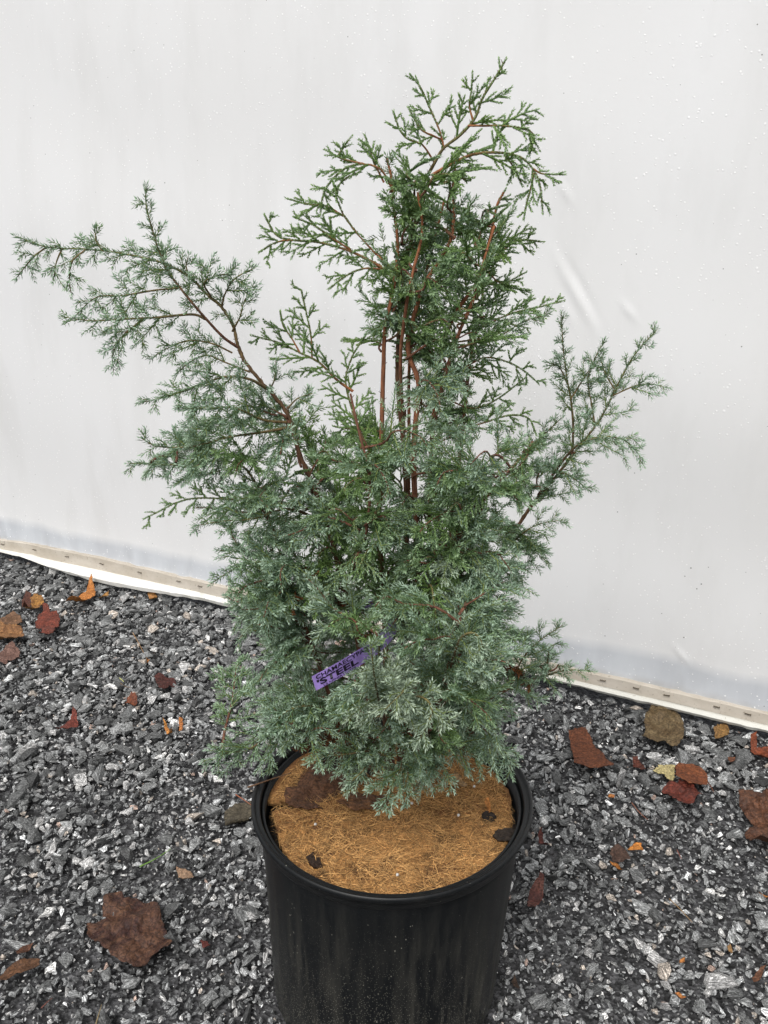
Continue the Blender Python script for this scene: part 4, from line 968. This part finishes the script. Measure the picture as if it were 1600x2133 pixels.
# hand-placed outline branches: kind, hue, lateral length, points (px, py, dy)
H = [
 (1,.75,.022,[(925,308,.01),(915,270,.01),(893,220,.01),(878,185,.01),(860,162,.01)]),
 (1,.75,.018,[(919,290,.01),(880,272,.0),(865,250,.0),(855,232,.0)]),
 (1,.75,.018,[(905,338,.01),(880,302,.0),(850,290,.0),(832,270,.0),(822,240,.0)]),
 (1,.75,.018,[(985,250,.01),(978,220,.01),(982,190,.01),(984,160,.01)]),
 (1,.80,.028,[(975,262,.0),(1010,262,-.01),(1050,262,-.02),(1090,268,-.02),(1112,282,-.02),(1105,318,-.02)]),
 (1,.70,.030,[(900,365,.0),(935,345,-.01),(985,322,-.02),(1040,318,-.02),(1085,328,-.02),(1110,352,-.02),(1125,385,-.02),(1130,435,-.02)]),
 (1,.70,.012,[(1108,350,-.02),(1130,362,-.02),(1170,363,-.02)]),
 (1,.70,.016,[(1112,360,-.02),(1106,390,-.02),(1098,420,-.02),(1092,450,-.02)]),
 (1,.65,.014,[(1050,322,-.02),(1068,345,-.02),(1085,380,-.02)]),
 (1,.80,.028,[(820,400,.0),(795,355,-.01),(760,342,-.01),(725,348,-.01),(700,365,-.01),(675,400,-.01),(668,440,-.01)]),
 (1,.80,.016,[(760,342,-.01),(730,335,-.01),(705,325,-.01),(728,290,-.01)]),
 (1,.75,.022,[(800,380,.0),(780,340,.0),(770,310,.0),(762,288,.0)]),
 (1,.85,.030,[(800,545,.0),(765,510,.0),(735,475,.0),(712,440,.0),(700,400,.0),(720,372,.0),(745,360,.0)]),
 (1,.80,.020,[(715,450,.0),(680,430,.0),(640,425,.0),(603,415,.0)]),
 (1,.80,.030,[(800,560,.0),(765,540,.0),(720,520,.0),(665,505,.0),(610,500,.0),(575,490,.0),(555,455,.0)]),
 (1,.80,.020,[(610,500,.0),(575,505,.0),(545,522,.0)]),
 (1,.80,.024,[(730,520,.0),(690,495,.0),(655,470,.0),(620,455,.0)]),
 (1,.80,.024,[(795,560,.0),(755,560,.0),(720,575,.0),(690,598,.0)]),
 (1,.80,.034,[(735,815,.02),(700,790,.02),(665,755,.02),(625,735,.02),(585,715,.02),(530,700,.02)]),
 (1,.85,.028,[(650,745,.02),(648,700,.02),(640,660,.02),(628,605,.02)]),
 (1,.85,.028,[(625,735,.02),(605,700,.02),(590,680,.02),(585,655,.02)]),
 (1,.80,.040,[(790,980,.01),(750,900,.01),(730,840,.02),(720,790,.02),(735,740,.02),(760,700,.02)]),
 (1,.70,.030,[(990,690,.03),(1030,668,.03),(1075,650,.03),(1120,640,.03),(1168,628,.03)]),
 (1,.60,.030,[(960,770,.04),(1010,745,.04),(1060,755,.04),(1095,775,.04),(1118,795,.04)]),
 (0,.25,.026,[(930,715,.0),(985,708,.0),(1040,700,.0),(1090,670,.0),(1140,655,.0)]),
 (1,.70,.020,[(1010,560,.03),(1045,590,.03),(1090,570,.03)]),
 (1,.90,.014,[(1050,520,.03),(1080,500,.03),(1125,503,.03)]),
 (1,.70,.022,[(930,830,.03),(980,850,.03),(1030,835,.03),(1090,790,.03)]),
 (1,.80,.020,[(940,900,.0),(1010,880,.0),(1060,865,.0),(1100,870,.0),(1115,900,.0)]),
 (0,.15,.034,[(430,665,.0),(400,655,.0),(330,661,-.01),(250,665,-.01),(190,668,-.01),(132,660,-.01)]),
 (0,.15,.030,[(370,600,-.03),(320,605,-.04),(260,615,-.04),(200,620,-.04),(160,655,-.04)]),
 (0,.15,.020,[(180,519,.0),(150,545,-.01),(145,580,-.01),(148,610,-.01)]),
 (0,.15,.018,[(100,513,.0),(70,535,.0),(35,578,.0)]),
 (0,.15,.018,[(130,517,.0),(118,545,.0),(112,580,.0)]),
 (0,.15,.014,[(212,520,.0),(200,500,.0),(198,478,.0)]),
 (0,.15,.030,[(300,665,-.01),(255,700,-.02),(235,740,-.02),(236,772,-.02)]),
 (0,.15,.028,[(484,735,.0),(440,715,-.01),(390,710,-.01),(340,730,-.01),(318,745,-.01)]),
 (0,.15,.026,[(520,775,.0),(470,755,-.01),(430,740,-.01),(395,755,-.01),(368,778,-.01)]),
 (0,.15,.030,[(462,640,.0),(470,610,-.01),(490,580,-.02),(530,558,-.02)]),
 (0,.15,.024,[(484,690,.0),(500,660,-.01),(510,625,-.01),(528,612,-.01)]),
 (0,.15,.022,[(395,578,.0),(388,555,.0),(392,535,.0)]),
 (0,.15,.026,[(440,618,.0),(425,590,-.02),(450,575,-.02),(480,570,-.02)]),
 (0,.15,.042,[(560,812,.0),(520,790,-.02),(470,785,-.03),(410,805,-.03),(350,825,-.03),(298,838,-.03)]),
 (0,.12,.050,[(600,880,.0),(550,875,-.02),(490,850,-.04),(430,850,-.05),(370,850,-.05)]),
 (0,.12,.050,[(605,890,.0),(550,900,-.03),(480,910,-.05),(400,930,-.05),(330,930,-.05),(298,915,-.05)]),
 (0,.05,.020,[(560,815,.0),(572,790,-.01),(575,750,-.01)]),
 (0,.10,.026,[(600,850,.0),(620,830,.0),(650,820,.0)]),
 (1,.60,.030,[(640,1060,.0),(560,1045,-.02),(480,1040,-.02),(390,1040,-.02),(305,1078,-.02)]),
 (0,.12,.050,[(660,1080,.0),(600,1060,-.04),(530,1080,-.05),(470,1085,-.05),(408,1095,-.05)]),
 (0,.12,.050,[(700,1200,.0),(620,1180,-.05),(560,1170,-.07),(500,1180,-.07),(440,1215,-.07)]),
 (0,.10,.022,[(1192,948,.09),(1194,890,.09),(1190,840,.09),(1180,780,.09),(1172,710,.09),(1170,656,.09)]),
 (0,.12,.020,[(1182,800,.09),(1165,765,.09),(1140,755,.09)]),
 (0,.12,.022,[(1240,890,.09),(1232,840,.09),(1225,790,.09),(1240,745,.09),(1258,712,.09)]),
 (0,.12,.022,[(1190,830,.09),(1215,790,.09),(1235,760,.09)]),
 (0,.12,.024,[(1280,810,.09),(1262,780,.09),(1250,745,.09)]),
 (0,.12,.022,[(1275,825,.09),(1320,805,.09),(1355,800,.09),(1392,808,.09)]),
 (0,.10,.042,[(1150,990,.09),(1200,930,.06),(1260,910,.05),(1305,920,.05),(1338,955,.05)]),
 (0,.10,.036,[(1140,1010,.09),(1170,985,.06),(1200,1000,.05),(1225,1020,.05)]),
 (0,.12,.040,[(1110,1050,.09),(1090,1000,.07),(1100,940,.07),(1150,890,.07),(1170,870,.07)]),
 (0,.12,.040,[(1040,1160,.09),(1090,1110,.05),(1130,1090,.05),(1172,1083,.05)]),
 (0,.10,.034,[(1060,1435,-.02),(1090,1370,-.03),(1130,1330,-.03),(1172,1303,-.03)]),
 (0,.08,.034,[(1130,1412,.0),(1140,1380,-.02),(1145,1350,-.02),(1160,1340,-.02)]),
 (0,-.20,.044,[(960,1480,-.05),(1010,1520,-.10),(1050,1560,-.11),(1065,1605,-.11)]),
 (0,-.20,.044,[(880,1560,-.05),(910,1590,-.10),(930,1610,-.12),(920,1640,-.12)]),
 (0,-.30,.040,[(780,1560,-.06),(760,1600,-.11),(740,1620,-.12),(720,1640,-.12)]),
 (0,.05,.040,[(900,1540,-.05),(960,1560,-.09),(1020,1590,-.10),(1060,1595,-.10)]),
 (0,.02,.040,[(840,1560,-.05),(835,1600,-.10),(815,1640,-.12),(790,1690,-.12)]),
 (0,.02,.034,[(840,1580,-.06),(850,1610,-.11),(845,1640,-.12),(850,1672,-.12)]),
 (0,.03,.040,[(800,1560,-.05),(730,1570,-.10),(680,1575,-.11),(640,1590,-.11)]),
 (0,.05,.040,[(700,1480,-.05),(650,1470,-.10),(600,1480,-.11),(545,1530,-.11)]),
 (0,.04,.034,[(560,1530,-.09),(520,1560,-.10),(470,1570,-.10),(430,1590,-.10)]),
 (0,-.70,.046,[(800,1500,-.12),(785,1440,-.20),(778,1390,-.23),(772,1345,-.235)]),
 (0,-.80,.046,[(800,1480,-.14),(820,1450,-.22),(840,1440,-.25),(800,1480,-.26)]),
 (0,-.70,.046,[(830,1480,-.14),(870,1450,-.22),(900,1480,-.24),(870,1550,-.24)]),
 (0,-.50,.040,[(930,1420,-.12),(960,1330,-.18),(1000,1330,-.19),(1010,1420,-.19)]),
 (1,.90,.030,[(880,1300,-.02),(895,1220,-.10),(905,1260,-.13),(912,1335,-.13)]),
 (1,.80,.034,[(800,1250,.0),(790,1150,-.06),(770,1140,-.09),(740,1200,-.10)]),
 (0,.05,.040,[(600,1260,-.02),(590,1230,-.08),(560,1270,-.10),(560,1330,-.10)]),
 (2,2.0,.030,[(760,1570,-.04),(720,1500,-.06),(690,1480,-.06),(660,1470,-.05)]),
 (2,2.0,.030,[(780,1540,-.05),(740,1530,-.07),(700,1545,-.08),(620,1560,-.07)]),
 (2,2.0,.030,[(830,1540,-.05),(840,1500,-.08),(830,1470,-.10),(860,1450,-.10)]),
]
for kd, hue, lat, l in H:
    pth = np.array(catmull(P3(l), 6)); L = np.linalg.norm(np.diff(pth, axis=0), axis=1).sum()
    branch(pth, .0018 if L > .12 else .0011, .0005, 0 if kd == 2 else kd, lat, .0105 if kd == 0 else .0095, .18, hue, face(.22), cA=((REDC * .7 if kd == 1 else BARKC * .7 + GRNC * .3) if l[0][1] < 900 else BARKC * .7))

# procedural infill
def fill(poly, n, dlo, dhi, kind, hue, lat, biasf=0.):
    xs = [p[0] for p in poly]; ys = [p[1] for p in poly]; k = 0; tries = 0; picked = []
    while k < n and tries < n * 60:
        tries += 1
        best = None
        for _ in range(9):
            x, y = random.uniform(min(xs), max(xs)), random.uniform(min(ys), max(ys))
            if not inpoly(x, y, poly): continue
            dd = min([math.hypot(x - a, y - b) for a, b in picked] or [999])
            if best is None or dd > best[0]: best = (dd, x, y)
        if best is None: continue
        _, x, y = best
        if any(inpoly(x, y, q) for q in KEEP): continue
        T_ = PY(x, y, Y0 + random.uniform(dlo, dhi))
        if T_[2] < .36: continue
        d = SP - T_; hd = np.hypot(d[:, 0], d[:, 1]); dist = np.linalg.norm(d, axis=1)
        want = T_[2] - .45 * hd; cost = dist + 1.2 * np.abs(SP[:, 2] - want) + np.where(dist < .05, 1, 0)
        Q = SP[np.argmin(cost)]; dv = T_ - Q; L = np.linalg.norm(dv)
        if L < .05 or L > .30: continue
        ctrl = Q + dv * .5 + np.array([0, 0, .12 * L]) + R.normal(0, .06 * L, 3)
        t = np.linspace(0, 1, 14)[:, None]; pth = Q * (1 - t) ** 2 + ctrl * 2 * t * (1 - t) + T_ * t ** 2
        pth[:, 2] -= (t[:, 0] ** 3) * .03 * random.uniform(0, 1)
        pth += np.stack([np.sin(t[:, 0] * random.uniform(5, 11) + random.uniform(0, 6)) for _ in range(3)], 1) * .0035
        nr = nz(np.array([0, -.5, 1.]) + R.normal(0, .5, 3))
        hx = hue + random.gauss(.07, .24) - (.45 if random.random() < .22 and kind == 0 and hue < .2 else 0)
        qx, qy = toph(pth)
        if (inpoly(qx, qy, TAGPOLY) & (pth[:, 1] < .90)).any(): continue
        branch(pth, min(.0026, .0010 + L * .006), .0006, kind if np.isscalar(kind) else random.choice(kind), lat, .0095, .2, hx, nr)
        k += 1; picked.append((x, y))
F4 = [(470,1235),(620,1200),(1040,1220),(1090,1330),(1080,1420),(1050,1540),(960,1570),(830,1600),(660,1540),(580,1540),(570,1450),(520,1330)]
F3 = [(340,860),(540,800),(640,850),(700,900),(720,1100),(700,1280),(470,1260),(440,1210),(500,1150),(440,1090),(380,1000),(350,950)]
F2 = [(880,770),(990,800),(1070,960),(1150,920),(1190,960),(1100,1050),(1130,1120),(1060,1200),(1050,1300),(880,1300),(870,1000)]
F1 = [(795,320),(980,330),(1050,430),(1070,560),(1040,760),(960,790),(860,740),(780,680),(800,500)]
F5 = [(690,850),(790,880),(850,980),(900,1250),(700,1250),(690,1000)]
fill(F1, 36, -.07, .08, [0, 1, 1], .55, .045)
fill(F2, 50, -.13, .12, 0, .12, .050)
fill(F3, 33, -.12, .12, 0, .10, .044)
fill(F5, 26, -.06, .14, [1, 0], .65, .050)
fill(F4, 62, -.19, .14, 0, .03, .046)
F6 = [(770,960),(860,960),(1000,910),(1030,1230),(900,1300),(720,1260)]
FL = [(440,1190),(640,1150),(650,1480),(560,1500),(530,1400),(470,1330)]
FR = [(960,1150),(1100,1150),(1100,1300),(1120,1400),(1070,1470),(1040,1540),(940,1550)]
F7 = [(830,330),(960,340),(1040,440),(1050,640),(960,760),(880,740),(800,640),(820,450)]
F8 = [(620,900),(700,840),(770,860),(790,1000),(790,1250),(700,1300),(640,1150)]
fill(F8, 24, -.09, .09, [0, 1, 1], .60, .048)
fill(F6, 26, -.14, -.02, [0, 0, 1], .25, .048)
fill(FL, 24, -.14, .08, 0, .05, .046)
fill(FR, 22, -.14, .08, 0, .05, .046)
fill(F7, 16, -.06, .02, [0, 1, 1], .40, .040)
F9 = [(690,1420),(920,1420),(940,1590),(800,1610),(680,1560)]
fill(F9, 14, -.17, -.05, 0, .0, .046)
fill([(560,1440),(690,1420),(700,1560),(580,1540)], 6, -.12, -.03, 0, .0, .040)
fill(F4, 10, -.05, .05, 0, 2.0, .03)
if EXTRA_T:
    T = cat(EXTRA_T); Vs, Fs = [], []; off = 0
    for pth, r0, r1 in EXTRA_W:
        n = len(pth); v, f = tube_arrays(pth, np.linspace(r0, r1, n), 5); Vs.append(v); Fs.append(f + off); off += len(v)
    V = np.vstack(Vs); o = npmesh('branch', V, 4, np.vstack(Fs), M_BARK, shrub, colors=np.tile(BARKC * .9, (len(V), 1)), smooth=True); tag(o, kind='stuff')
    f = foliage_mesh('foliage', T, shrub); f.parent = o; tag(f, kind='stuff')
    COUNT[0] += len(T.L); COUNT[1] += T.L.sum()
print('twigs', COUNT, 'branches', NB, len(EXTRA_T))
